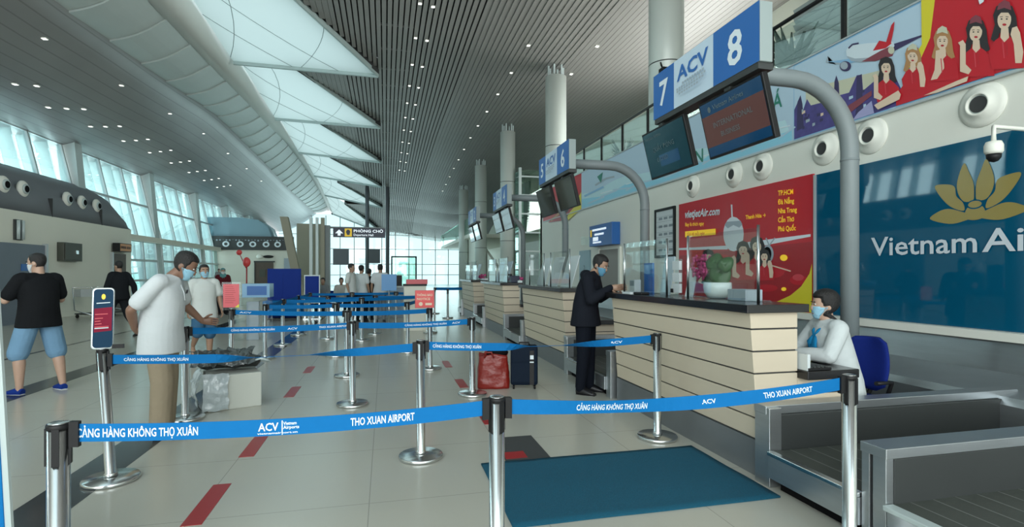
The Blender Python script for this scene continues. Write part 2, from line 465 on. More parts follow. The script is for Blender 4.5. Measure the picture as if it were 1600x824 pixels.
# long curved white beam, louvred strip and left ceiling
mat('beam_white', (.72,.75,.72), .5, var=.03, vscale=.7)
b = MB()
ys = [-8+75*i/50 for i in range(51)]
b.loft([[(XL,y,ZL(y)),(XB,y,ZB(y)-.12),(XB+.02,y,ZB(y)+.3),(XL-.1,y,ZB(y)+.3)] for y in ys], True, True)
struct(b.build('ceiling_beam','beam_white'))
mat('louvre_white', (.50,.56,.55), .45, .1, var=.05, vscale=1)
b = MB(); y = -7
while y < 66:
    for q in range(6):
        t0, t1 = q/6, (q+1)/6
        def LP(t, yy, dz):
            bow = .22*sin(pi*t)
            return (XE+(XL-XE)*t, yy, ZE(yy)+(ZL(yy)-ZE(yy))*t - bow*.6 + dz)
        b.hexa([LP(t0,y,.0),LP(t1,y,.0),LP(t1,y+2.07,.05),LP(t0,y+2.07,.05),LP(t0,y,.08),LP(t1,y,.08),LP(t1,y+2.07,.13),LP(t0,y+2.07,.13)])
    y += 2.1
struct(b.build('ceiling_louvre','louvre_white'))
mlines('left_ceiling_metal', (.30,.30,.30), (.22,.22,.22), .38, .35, [('X',.3,0,.03)], var=.08)
b = MB()
rings = []
for y in ys:
    pr = []
    for i in range(9):
        t = i/8; xx = XW+(XE-XW)*t; z = ZW(y)+(ZE(y)-ZW(y))*t - .35*sin(pi*t)
        pr.append((xx, y, z))
    rings.append(pr+[(XE,y,ZE(y)+.3),(XW-.6,y,ZW(y)+.5),(XW-.6,y,ZW(y)-.02)])
b.loft(rings, True, True)
lc = struct(b.build('ceiling_left','left_ceiling_metal'))
# roof lid above beam so that no daylight slips between
b = MB(); b.loft([[(XE-.2,y,ZE(y)+.32),(XL-.05,y,ZB(y)+.32),(XL-.05,y,ZB(y)+.4),(XE-.2,y,ZE(y)+.4)] for y in ys], True, False)
struct(b.build('ceiling_lid','dark_void'))

# ceiling downlights
lamp_proto = []
def lamp(x, y, z, kind, lab):
    if not lamp_proto:
        r = thing('ceiling_light', lab, 'light', (x,y,z), 0, 'small square ceiling lights')
        MB().box(-.05,.05,-.05,.05,-.012,.0).build('diffuser','lamp_white',r)
        MB().box(-.065,.065,-.065,.065,-.006,.02).build('frame','white_paint',r)
        lamp_proto.append(r); r['group'] = kind
    else: dup(lamp_proto[0], (x,y,z), 0, lab, kind)
for i in range(11):
    for dx in (0, .42):
        y = 17.5+2.6*i; xx = 1.1+dx; lamp(xx, y, ceil_z(xx,y)-.02, 'paired lights down the middle of the slatted ceiling', 'small lit square in the paired row of lights down the dark slatted ceiling')
for i in range(12):
    y = 18.6+2.7*i; lamp(5.05, y, ceil_z(5.05,y)-.02, 'single row of lights left of the round columns', 'small lit square in the single row left of the round columns')
for i in range(3):
    y = 17.6+2.7*i; lamp(7.3, y, ceil_z(7.3,y)-.02, 'lights above the mezzanine', 'small lit square on the ceiling above the mezzanine')
for i in range(9):
    for d in (-.5, 0, .5):
        y = 17.9+2.5*i; xx = -10.2+d*.5; t = (xx-XW)/(XE-XW); lamp(xx, y+d, ZW(y)+(ZE(y+d)-ZW(y))*t-.35*sin(pi*t)-.03, 'triple lights on the left metal ceiling', 'small lit square in a group of three on the left metal ceiling above the windows')
for i in range(7):
    y = 16.5+4.2*i; xx = -8.75; t = (xx-XW)/(XE-XW); lamp(xx, y, ZW(y)+(ZE(y)-ZW(y))*t-.35*sin(pi*t)-.03, 'single lights high on the left metal ceiling', 'single small lit square high on the left metal ceiling near its curved edge')

# ------------------------------------------------------------------ left wall
b = MB()
b.box(-10.8,-10.5,-8,25.7,0,3.31)
struct(b.build('wall_left','cream_wall'))
# inclined grey bulkhead with a rounded far end
b = MB().mat('bulkhead')
prof = [(-10.5,3.31),(-10.62,3.9),(-10.95,4.5),(-11.5,4.86),(-11.9,4.86),(-11.9,3.31)]
rg = []
for y in [-8+i*1.5 for i in range(21)]+[23,23.8,24.3,24.8,25.2,25.5,25.7]:
    f = 1 if y < 24.1 else max(.08, math.sqrt(max(0, 1-((y-24.1)/1.62)**2)))
    rg.append([(px, y, 3.31+(pz-3.31)*f) for px, pz in prof])
b.loft(rg, True, True)
b.mat('dark_steel')
for y in (11.5,14.5,17.2,20.2,23.3): b.box(-10.63,-10.49,y,y+.02,3.3,3.9)
struct(b.build('trim_bulkhead'))
def spotlight(name, y, lab):
    r = thing(name, lab, 'air nozzle', (-10.66,y,4.02), 0, 'round air nozzles on the grey bulkhead')
    m = MB(); q = Matrix.Rotation(R(90),3,'Y')
    def ring(prof, nm, mt):
        mm = MB(); mm.loft([[V((h, rr*cos(2*pi*k/20), rr*sin(2*pi*k/20))) for k in range(20)] for rr, h in prof]); return mm.build(nm, mt, r)
    ring([(.25,.0),(.25,.05),(.22,.08),(.15,.10)], 'outer_ring','white_paint'); ring([(.15,.09),(.15,.13),(.12,.14)], 'nozzle','pale_metal'); ring([(.11,.13),(.10,.15)], 'opening','black_matte')
    return r
for y, lab in [(18.15,'round white air nozzle at the left edge of the grey bulkhead'),(19.0,'round white air nozzle second from the left on the grey bulkhead'),(21.3,'round white air nozzle, first of the three close together on the bulkhead'),(22.2,'round white air nozzle, middle one of the three close together on the bulkhead'),(23.2,'round white air nozzle nearest the curved end of the bulkhead')]:
    spotlight('air_nozzle', y, lab)
# window band
b = MB()
def win(n, y0, y1, z0, z1, xb, xt, cols, rows, depth=.08):
    m = MB().mat('alu')
    def X(z): return xb+(xt-xb)*(z-z0)/(z1-z0)
    def bar(ya, za, yb, zb, w):
        xa, xc = X(za), X(zb)
        if abs(ya-yb) < 1e-6: m.hexa([(xa-.06,ya-w,za),(xa+.06,ya-w,za),(xa+.06,ya+w,za),(xa-.06,ya+w,za),(xc-.06,yb-w,zb),(xc+.06,yb-w,zb),(xc+.06,yb+w,zb),(xc-.06,yb+w,zb)])
        else: m.box(xa-.06,xa+.06,ya,yb,za-w,za+w)
    for i in range(cols+1): bar(y0+(y1-y0)*i/cols, z0, y0+(y1-y0)*i/cols, z1, .045)
    for i in range(rows+1): bar(y0, z0+(z1-z0)*i/rows, y1, z0+(z1-z0)*i/rows, .05)
    # blades standing behind the panes
    for i in range(cols*2):
        yy = y0+(y1-y0)*(i+.5)/(cols*2); m.mat('pale_metal')
        m.hexa([(X(z0)-.55,yy-.02,z0),(X(z0)-.15,yy-.02,z0),(X(z0)-.15,yy+.02,z0),(X(z0)-.55,yy+.02,z0),(X(z1)-.55,yy-.02,z1),(X(z1)-.15,yy-.02,z1),(X(z1)-.15,yy+.02,z1),(X(z1)-.55,yy+.02,z1)])
    f = m.build('window_frame')
    g = MB(); g.hexa([(X(z0)-.012,y0,z0),(X(z0)+.0,y0,z0),(X(z0)+.0,y1,z0),(X(z0)-.012,y1,z0),(X(z1)-.012,y0,z1),(X(z1)+.0,y0,z1),(X(z1)+.0,y1,z1),(X(z1)-.012,y1,z1)])
    go = g.build('window_'+str(n),'window_glass'); struct(go); f.parent = go
    return go
n = 1
for i in range(-1, 7):
    y0 = 10.5+6.6*i+.35; y1 = y0+5.9
    if y1 < 26: win(n, y0, y1, 4.80, 6.35, -11.55, -11.9, 3, 1)
    else:
        win(n, y0, y1, 3.15 if y0 > 22 else 4.8, 6.35, -11.2, -11.9, 3, 2)
        n += 1; win(n, y0, y1, .2, 3.0, -11.0, -11.2, 4, 3)
    n += 1
cb = MB()
for i in range(-1, 8):
    y = 10.5+6.6*i
    cb.hexa([(-11.3,y-.22,0),(-10.95,y-.22,0),(-10.95,y+.22,0),(-11.3,y+.22,0),(-12.1,y-.22,6.7),(-11.6,y-.22,6.7),(-11.6,y+.22,6.7),(-12.1,y+.22,6.7)])
for i in range(-1, 8):
    y = 10.5+6.6*i
    o = MB().hexa([(-11.3,y-.24,0),(-10.9,y-.24,0),(-10.9,y+.24,0),(-11.3,y+.24,0),(-12.1,y-.24,6.7),(-11.5,y-.24,6.7),(-11.5,y+.24,6.7),(-12.1,y+.24,6.7)]).build('column_left','pale_metal'); struct(o)
o = struct(MB().box(-12.1,-10.9,-8,64,-.0,.2).build('trim_sill','cream_wall'))
o = struct(MB().box(-11.4,-10.9,25.9,64,2.95,3.2).build('trim_transom','cream_wall'))

# things on the left wall
r = struct(MB().box(-10.49,-10.42,17.2,19.7,0,2.35).build('door_1','grey_door'))
MB().box(-10.42,-10.40,18.55,18.85,1.55,1.75).mat('sign_blue').build('door_notice','sign_blue',r); MB().box(-10.41,-10.33,19.4,19.45,1.0,1.15).build('door_handle','steel',r)
MB().box(-10.5,-10.38,19.68,19.78,0,2.4).build('door_frame','alu',r)
t = thing('wall_cabinet','dark metal box fixed high on the white wall right of the grey door','cabinet',(-10.3,21.0,2.19))
MB().box(-.2,0,-.55,.55,-.31,.31).build('body','olive_box',t,.01); MB().box(.0,.02,-.5,.5,-.27,.27).build('door','olive_box',t,.01); MB().box(.02,.04,.1,.25,-.06,.06).build('lock','steel',t)
t = thing('exit_sign','small orange sign on a bracket above the brown doorway','sign',(-10.2,24.5,2.5))
MB().box(-.25,.0,-.5,.5,-.17,.17).build('housing','black_plastic',t); a = Art(lambda u,v,l:(.002+l*.002, -u, v)); a.poly([(-.46,-.14),(.46,-.14),(.46,.14),(-.46,.14)],'orange_sign'); [a.poly([(u_,-.05),(u_+.07,-.05),(u_+.07,.05),(u_,.05)],'black_plastic') for u_ in (-.38,-.27,-.16,-.0,.11,.22,.33)]; a.mb.build('face',None,t)
r = struct(MB().box(-10.49,-10.44,24.0,25.1,0,2.25).build('door_2','brown_door')); MB().box(-10.5,-10.40,23.92,24.0,0,2.3).build('door_frame','alu',r)
t = thing('wall_lamp','twin vertical tube lamp fixed on the white wall above the grey door','lamp',(-10.4,18.5,2.75))
for d in (-.1,.1): MB().cyl((0,d,-.28),(0,d,.28),.045).build('tube','pale_metal',t)
MB().box(-.1,-.04,-.16,.16,-.3,.3).build('backplate','dark_steel',t)

# ------------------------------------------------------------------ partition room far left, glass end wall
r = struct(MB().box(-12.2,-6.3,40,40.25,0,3.1).build('wall_partition','cream_wall'))
tb = thing('bulkhead_banner','long dark printed band with white round emblems above the far left room','banner',(-9,39.85,3.5))
MB().box(-3.0,2.75,0,.12,-.45,.5).build('board','dark_steel',tb)
a = Art(lambda u,v,l:(u,-.004*l,v))
for u in (-1.6,-.7,.1,.95,1.7):
    a.ell(u,-.05,.22,.2,'print_white'); a.ell(u,-.05,.11,.1,'dark_steel')
for q in range(26): a.poly([(-2.6+q*.2,.2+.05*sin(q*2)),(-2.5+q*.2,.2+.05*sin(q*2)),(-2.5+q*.2,.26),(-2.6+q*.2,.26)],'grey_print',False)
for q in range(22): a.poly([(.6+random.random()*2,-.3+random.random()*.6)]*1+[(0,0)][:0]+[(.7,-.3),(.72,-.3)] ,'grey_print',False) if False else None
a.mb.build('print',None,tb)
t = MB(); t.loft([[(x_, 39.6+dy, 3.9+h) for x_, h in [(-12.2,0),(-12.2,1.4),(-9.6,1.4),(-8.6,1.25),(-8.0,.8),(-7.7,0)]] for dy in (.5,3.0)])
struct(t.build('trim_canopy', mat('canopy_blue',(.20,.33,.40),.4)))
r = struct(MB().box(-8.75,-7.6,39.93,40.0,0,2.2).build('door_3','brown_door')); MB().box(-8.85,-7.5,39.90,39.95,2.2,2.3).build('door_frame','dark_steel',r); MB().box(-8.82,-8.75,39.9,39.95,0,2.2).build('door_frame','dark_steel',r)
MB().box(-8.5,-8.1,39.88,39.93,1.2,1.7).build('door_notice','olive_box',r)
t = tag(MB().box(-6.9,-6.35,39.9,39.95,1.6,2.5).build('notice_board', 'grey_print'), 'framed grey notice on the far partition wall right of the brown door','notice board')
t = thing('wall_fan','white oval fixture on the far partition wall above the brown door','fixture',(-8.2,39.8,2.6))
MB().ell((-.25,0,0),(.22,.1,.16)).build('housing','white_paint',t); MB().ell((.3,0,0),(.35,.08,.1)).build('arm','black_plastic',t)
# slanted tan prop and post cluster at the beam's foot
struct(MB().hexa([(-4.15,27.5,0),(-3.75,27.5,0),(-3.75,27.9,0),(-4.15,27.9,0),(-4.95,27.5,4.2),(-4.6,27.5,4.2),(-4.6,27.9,4.2),(-4.95,27.9,4.2)]).build('column_slanted','tan_column'))
struct(MB().box(-4.55,-3.3,30,30.3,0,4.1).build('wall_lobby', 'tan_column'))
for i,(x_,w_) in enumerate([(-3.75,.14),(-3.45,.12),(-3.2,.18)]):
    struct(MB().box(x_,x_+w_,28.6,28.8,0,4.3).build('column_post','pale_metal' if i!=2 else 'tan_column'))
# beam comes down to the end wall
# far glass wall
m = MB().mat('alu')
for i in range(15): m.box(-10+i*1.6-.05,-10+i*1.6+.05,65.9,66.1,0,8.2)
for z in (1.2,2.5,4.3,6.0): m.box(-12,12.3,65.92,66.08,z-.04,z+.04)
f = m.build('window_frame'); g = MB().box(-12,12.3,66.0,66.02,0,8.4).build('window_20','window_glass'); struct(g); f.parent = g
for (x0,x1,z0,z1) in [(-6.0,-4.2,2.4,4.3),(-2.2,-.6,2.6,4.3)]:
    struct(MB().box(x0,x1,65.8,65.88,z0,z1).build('trim_panel','bulkhead'))
for x_ in (-1.6,.2):
    struct(MB().cyl((x_,50,0),(x_,50,9.4),.17).build('column_far','bulkhead'))
r = struct(MB().box(.7,3.2,58,58.1,0,3.1).build('door_4','green_glass')); m = MB(); m.box(.6,.75,57.95,58.15,0,3.2); m.box(3.15,3.3,57.95,58.15,0,3.2); m.box(.6,3.3,57.95,58.15,3.1,3.25); m.build('door_frame','dark_steel',r)
# ------------------------------------------------------------------ right wall
WX = 5.5
sA, cA = sin(YAW), cos(YAW)
def wall_pt(px, py, d=0.):
    """point of the right wall (plane X = 5.5) measured off the photograph"""
    t = (px-800)/830; y = WX*(cA-t*sA)/(sA+t*cA); z = 1.5+(426-py)/830*(WX*sA+y*cA)
    return (WX-d, y, z)
b = MB().mat('white_paint')
b.box(WX,WX+.2,-8,18.6,0,4.36); b.box(WX,8.5,18.4,18.6,0,4.36)
struct(b.build('wall_right'))
b = MB().box(WX,12.3,-8,18.6,4.15,4.34); struct(b.build('floor_mezzanine','cream_wall'))
b = MB().mat('cream_wall'); b.box(11.6,11.8,-8,18.6,4.34,9.6)
b.mat('grey_pipe')
for i in range(20): b.hexa([(11.5,7.5,4.7+i*.22),(11.58,7.5,4.7+i*.22),(11.58,13,4.7+i*.22),(11.5,13,4.7+i*.22),(11.42,7.5,4.86+i*.22),(11.5,7.5,4.86+i*.22),(11.5,13,4.86+i*.22),(11.42,13,4.86+i*.22)])
struct(b.build('wall_mezzanine'))
struct(MB().box(12.3,12.5,18.6,67,0,9.8).build('wall_far_right','cream_wall'))
# round columns
mat('column_skin', (.56,.61,.58), .35, .1, var=.03, vscale=.5)
for k, lab in enumerate(['','','','','']):
    y = 11.44+8.4*k
    m = MB().mat('column_skin'); z0 = 4.34 if k == 0 else 0; zt = ceil_z(6.5,y)-.42
    if k == 1: z0 = 0
    m.lathe([(.41,z0),(.41,zt),(.36,zt+.02)], (6.5 if k != 1 else 6.5,y,0), 32)
    m.mat('dark_steel')
    for zz in (3.2,6.4): m.lathe([(.413,zz),(.413,zz+.025)], (6.5,y,0), 32)
    m.mat('pale_metal')
    for q in range(6): 
        a_ = 2*pi*q/6; m.box(6.5+.3*cos(a_)-.03,6.5+.3*cos(a_)+.03,y+.3*sin(a_)-.03,y+.3*sin(a_)+.03,zt,zt+.42)
    struct(m.build('column_round'))
for k, y in enumerate([22.0, 30.4, 38.8, 47.2]):
    pass
# glass railing along the mezzanine
r = thing('glass_railing','glass balustrade with dark posts along the mezzanine edge','railing',(WX+.1,0,4.36))
m = MB(); y = -6.5
gp = MB()
posts = [-6+1.28*i for i in range(20)]
for y in posts:
    p = MB(); p.box(-.02,.02,y-.025,y+.025,0,.74); p.mat('steel') if False else None
    p.build('post','black_plastic',r)
MB().tube([(0,-6.5,.75),(0,18.5,.75)],.03,8).build('handrail','black_plastic',r)
for a_, c_ in zip(posts[:-1], posts[1:]): gp.box(-.006,.006,a_+.06,c_-.06,.06,.68)
gp.build('glass_panes','clear_glass',r)

# banners on the wall
def banner(name, px0, px1, pyt, pyb, bg, label, cat='banner'):
    """rectangle on the right wall between two columns of the wall and two heights"""
    y0, y1 = wall_pt(px0,400)[1], wall_pt(px1,400)[1]
    z1, z0 = pyt, pyb
    t = thing(name, label, cat, (0,0,0))
    MB().box(WX-.03,WX+0.0,y1,y0,z0,z1).build('board', bg, t)
    return t
# photograph coordinates -> print surface
def art_on_wall(): return Art(lambda u, v, l: wall_pt(u, v, .0305+.0002*l))
tb = banner('wall_banner', 850, 910, 4.35, 3.31, 'red_print', 'red end of the long banner, left of the pale blue section')
a = art_on_wall(); a.poly([(880,352.8),(909.8,300),(909.8,326)],'yellow_print'); a.poly([(858,348),(900,300),(902,320),(880,345)],'red_deep'); a.line([(862,345),(900,312)],3,'blond_print'); a.ell(884,331,7,3,'hair_print',-.6); a.mb.build('print',None,tb)
tb = banner('wall_banner', 910, 1243, 4.35, 3.31, 'sky_pale', 'pale blue banner with waves and green lettering')
a = art_on_wall()
def edge(px, f):  # f: 0 bottom, 1 top of the banner strip
    m0, m1 = .3200, .5045; return 426-(px-602)*(m0+(m1-m0)*f)
a.poly([(911,edge(911,.02)),(911,edge(911,.42))]+[(x,edge(x,.38+.06*sin(x*.06))) for x in range(930,1241,12)]+[(1241,edge(1241,.02))],'aqua_pale')
a.poly([(911,edge(911,.02)),(911,edge(911,.28))]+[(x,edge(x,.2+.05*sin(x*.09+1))) for x in range(925,1241,9)]+[(1241,edge(1241,.02))],'aqua_print')
for i in range(16):
    x = 920+i*20; a.line([(x,edge(x,.1+.06*(i%3))),(x+26,edge(x+26,.13+.05*(i%2)))],2.2,'sky_pale')
    if i%2: a.line([(x,edge(x,.24)),(x+18,edge(x+18,.22))],1.4,'print_white')
a.line([(932,edge(932,.5)),(948,edge(948,.56)),(962,edge(962,.52))],3,'grey_print'); a.poly([(935,edge(935,.7)),(941,edge(941,.5)),(944,edge(944,.75))],'green_print')
a.line([(915,edge(915,.33)),(945,edge(945,.38))],3,'sky_print')
for (u, v, s_, tx) in [(1088,258,30,'N'),(1066,262,26,'A'),(1196,178,34,'CÁ'),(1203,208,28,'V'),(1060,232,22,'L')]:
    l0 = a.l+1; a.l = l0
    put_text(a.mb, tx, s_, lambda x, y, u=u, v=v: wall_pt(u+x*.62, v-y-(x*.62)*.40, .0305+.0002*l0), 'green_print', .012)
a.mb.build('print',None,tb)
tb = banner('wall_banner', 1243, 1720, 4.35, 3.31, 'sky_print', 'advertising banner with airplane, city skyline and women in red')
a = art_on_wall(); L = a
L.poly([(1244,edge(1244,.98)),(1478,edge(1478,.98)),(1440,140),(1400,170),(1244,edge(1244,.35))],'sky_pale')
L.poly([(1262,edge(1262,.62)),(1380,110),(1400,150),(1330,190),(1262,200)], mat('dusk_print',(.55,.56,.42),.4))
# skyline
L.poly([(1244,edge(1244,.02)),(1244,172),(1254,150),(1258,172),(1264,155),(1270,165),(1290,160),(1306,150),(1309,120),(1312,150),(1330,145),(1342,118),(1350,117),(1352,142),(1372,125),(1400,115),(1412,140),(1405,edge(1405,.02))],'purple_print')
L.poly([(1306,160),(1307,128),(1310,118),(1314,130),(1316,180),(1308,185)],'purple_dark'); L.poly([(1340,182),(1342,120),(1350,116),(1352,178)],'purple_dark')
L.poly([(1248,205),(1249,160),(1254,149),(1257,163),(1259,200)],'purple_dark')
for i in range(26):
    x = 1250+random.random()*105; y_ = edge(x,.12+random.random()*.33); w_ = 2+random.random()*5; L.poly([(x,y_),(x+w_,y_-.3*w_),(x+w_,y_+4-.3*w_),(x,y_+5)], random.choice(['purple_dark','grey_print','sky_pale','skin_print','purple_print']))
L.poly([(1322,185),(1366,150),(1366,142),(1330,165),(1318,178)], mat('rust_print',(.22,.05,.07),.4))
L.poly([(1336,edge(1336,.02)),(1345,176),(1366,158),(1370,edge(1370,.02))], mat('lilac_print',(.36,.36,.60),.4))
# airplane
L.poly([(1294,98),(1297,88),(1299,99),(1330,96),(1332,101),(1310,101)],'grey_print'); L.poly([(1296,97),(1335,92),(1340,97),(1330,100)],'sky_print')
L.poly([(1398,70),(1480,44),(1482,46),(1440,60),(1402,80)],'purple_dark')
L.poly([(1327,88),(1326,80),(1329,74),(1338,71),(1360,68),(1400,66),(1402,72),(1396,84),(1380,92),(1352,97),(1334,95)], mat('plane_white',(.62,.72,.78),.35))
L.poly([(1327,88),(1340,92),(1372,90),(1398,80),(1396,86),(1380,93),(1352,98),(1334,96)],'grey_print')
L.poly([(1350,97),(1380,80),(1395,73),(1402,78),(1399,88),(1372,96)],'rust_print'); L.poly([(1368,80),(1378,64),(1398,68),(1388,76)],'red_print')
L.poly([(1389,66),(1397,40),(1402,34),(1401,46),(1396,70)],'red_print'); L.ell(1325,104,9,8,'purple_dark'); L.ell(1323,103,6,6,'grey_print'); L.ell(1397,79,5,6,'dusk_print')
L.line([(1330,76),(1336,70),(1346,68)],2.5,'purple_dark')
# red field and yellow bow
L.poly([(1444,0),(1478,-18),(1484,-18),(1465,60),(1450,90),(1420,110),(1445,70)],'yellow_print')
L.poly([(1467,0-10),(1719,-140),(1719,edge(1719,.02)),(1405,edge(1405,.02)),(1404,150),(1440,100),(1458,60)],'red_print')
def girl(cx, cy, s_, hair, face_t=0, hat=True, arm=1, up=False):
    f = lambda pts: [(cx+x*s_, cy+y*s_) for x, y in pts]
    H = mat('hair_print',(0,0,0)) if hair == 'd' else MATS['blond_print']
    L.poly(f([(-12,6),(-14,-6),(-10,-17),(0,-21),(10,-17),(15,-4),(17,14),(20,24),(10,28),(6,16),(-6,16),(-9,30),(-17,24)]), H)
    L.poly(f([(-16,62),(-20,40),(-12,26),(-4,20),(6,20),(14,26),(24,36),(26,60)]),'red_print')
    L.poly(f([(-4,10),(5,10),(6,22),(0,28),(-5,22)]),'skin_print')
    L.ell(cx, cy, 8.6*s_, 12*s_,'skin_print', face_t)
    L.poly(f([(-9,-3),(-8,-12),(0,-16),(9,-11),(10,-2),(5,-9),(-4,-9)]), H)
    L.ell(cx-3.4*s_, cy-1*s_, 1.3*s_,.9*s_,'hair_print'); L.ell(cx+3.2*s_, cy-1*s_, 1.3*s_,.9*s_,'hair_print'); L.ell(cx+.2*s_, cy+6*s_, 2.6*s_,1.5*s_,'lip_print'); L.line(f([(-5.4,-3.6),(-1.8,-4)]),.8*s_,'hair_print'); L.line(f([(1.8,-4),(5.4,-3.6)]),.8*s_,'hair_print')
    if hat: L.poly(f([(-9,-12),(-7,-20),(0,-25),(7,-22),(9,-12),(0,-15)]), MATS['rust_print'] if hair=='d' else MATS['dusk_print'])
    if arm == 1: L.poly(f([(-22,18),(-25,14),(-18,10),(-14,16),(-14,44),(-6,52),(-10,58),(-22,54)]),'skin_print')
    if arm == 2: L.poly(f([(10,10),(16,8),(20,16),(24,40),(22,54),(14,54),(12,30),(8,18)]),'skin_print')
    if arm == 3: L.poly(f([(-10,14),(-2,12),(4,40),(-8,58),(-18,60),(-12,44)]),'skin_print')
    L.line(f([(-2,26),(0,48)]),1.6*s_,'red_soft'); L.line(f([(3,26),(4,44)]),1.2*s_,'lip_print')
girl(1389,107,.86,'d',-.1,False,1); girl(1431,90,.86,'b',-.5,True,2); girl(1478,66,1.0,'b',.1,True,3); girl(1531,52,1.12,'d',.25,True,1); girl(1576,32,1.25,'d',.1,True,2); girl(1650,16,1.4,'d',.1,True,2)
L.poly([(1372,165),(1410,142),(1414,148),(1412,156),(1378,172)],'skin_print'); L.poly([(1450,150),(1500,128),(1520,120),(1518,128),(1470,146)],'skin_print')
L.poly([(1536,2),(1541,-6),(1547,-6),(1544,4),(1538,8)],'print_white')
a.mb.build('print',None,tb)
struct(MB().mat('alu').box(WX-.045,WX,-6,wall_pt(850,300)[1],3.285,3.31).box(WX-.045,WX,-6,wall_pt(850,300)[1],4.35,4.37).build('trim_banner'))

# lower red poster
tb = banner('wall_poster', 1063, 1273, 2.80, .965, 'red_print', 'large red airline poster with white airplane nose, left of the blue board','poster')
L = a = art_on_wall()
L.poly([(1063.5,400),(1272,378),(1272,470),(1216,473),(1063.5,469)],'red_deep')
for i in range(14): L.ell(1070+random.random()*190, 400+random.random()*55, 8+random.random()*12, 4+random.random()*6, random.choice(['red_print','red_soft','red_print']))
L.poly([(1272,412),(1268,428),(1255,448),(1238,462),(1214,473),(1272,489)],'yellow_print')
L.poly([(1063,388),(1140,384),(1140,390),(1063,391)],'print_white'); L.poly([(1160,380),(1270,366),(1270,370),(1165,390)],'print_white'); L.line([(1200,372),(1205,384),(1214,372)],2,'grey_print')
L.line([(1146,320),(1147,342)],2.4,'print_white'); L.ell(1149,366,16,27,'print_white'); L.poly([(1135,352),(1138,347),(1160,345),(1163,351),(1158,356),(1149,352),(1140,357)],'grey_print'); L.ell(1203,397,9,14,'grey_print'); L.ell(1202,397,6.6,11,'black_matte')
for cx, cy, s_, h in [(1164,392,.75,'d'),(1186,386,.8,'d'),(1198,402,.6,'d'),(1110,404,.7,'d')]:
    girl(cx, cy, s_, h, 0, False, 1 if cx < 1190 else 2)
L.line([(1206,414),(1240,424)],2,'skin_print'); L.ell(1229,403,6,5,'sign_yellow'); L.ell(1229,452,4,3,'sign_yellow')
def wtext(u, v, tx, h, m, slope, bold=.01, sq=.62, shear=0):
    l0 = a.l+1; a.l = l0
    put_text(a.mb, tx, h, lambda x, y: wall_pt(u+x*sq+shear*y, v-y+slope*x*sq, .0305+.0002*l0), m, bold)
wtext(1073,341,'vietjetAir.com',17,'print_white',-.10,.03,.56,.15)
wtext(1074,354,'Bay là thích ngay',8,'sign_yellow',-.07,.01,.55)
L.poly([(1074,362),(1122,357.5),(1122,367),(1074,371)],'sign_yellow'); wtext(1077,369,'Giá rẻ mỗi ngày',7,'red_print',-.08,.01,.6)
wtext(1169,343,'Thanh Hóa →',9,'sign_yellow',-.12,.02,.62)
for i, s_ in enumerate(['TP.HCM','Đà Nẵng','Nha Trang','Cần Thơ','Phú Quốc']): wtext(1220,306+i*14,s_,11,'sign_yellow',-.11+.01*i,.02,.62)
a.mb.build('print',None,tb)
# airline board
tb = banner('airline_board', 1278, 1760, 2.775, .967, 'vna_blue', 'glossy dark blue airline board with a golden lotus and white lettering','sign board')
a = art_on_wall(); gY, gZ = 3.90, 2.0
def LW(u, v, l): return (WX-.033-.0004*l, gY-u, gZ+v)
a = Art(LW)
def petal(pts):
    # smooth closed petal through control points
    out = []; n_ = len(pts)
    for i in range(n_):
        p0,p1,p2,p3 = pts[i-1],pts[i],pts[(i+1)%n_],pts[(i+2)%n_]
        for t in (0,.25,.5,.75):
            out.append(tuple(.5*((2*p1[k])+(-p0[k]+p2[k])*t+(2*p0[k]-5*p1[k]+4*p2[k]-p3[k])*t*t+(-p0[k]+3*p1[k]-3*p2[k]+p3[k])*t**3) for k in (0,1)))
    return out
for sg in (-1, 1):
    q = lambda pts: [(sg*x, y) for x, y in pts]
    a.poly(petal(q([(.02,.04),(.10,.0),(.24,-.015),(.43,.05),(.35,.115),(.25,.135),(.14,.10)])),'vna_gold')
    a.poly(petal(q([(.10,.10),(.22,.15),(.32,.26),(.38,.38),(.28,.385),(.19,.35),(.17,.25),(.11,.18)])),'vna_gold')
    a.poly(petal(q([(.02,.19),(.10,.19),(.155,.28),(.16,.40),(.10,.56),(.055,.47),(.015,.36),(.008,.25)])),'vna_gold')
a.poly(petal([(-.09,.03),(0,.0),(.09,.03),(.07,.12),(0,.14),(-.07,.12)]),'vna_gold')
a.ell(0,.15,.075,.045,'vna_blue'); a.ell(0,.15,.06,.033,'vna_gold')
a.mb.build('lotus',None,tb)
a = Art(lambda u,v,l:(WX-.042-.0004*l, 5.0-u, 1.695+v))
a.text(0,0,'Vietnam',.295,'vna_white',.012,1.13); a.text(1.175,0,'Airlines',.305,'vna_white',.012,1.2)
a.mb.build('lettering',None,tb)
MB().box(WX-.045,WX,wall_pt(1278,400)[1]-.005,wall_pt(1278,400)[1]+.03,.967,2.775).build('frame','alu',tb)
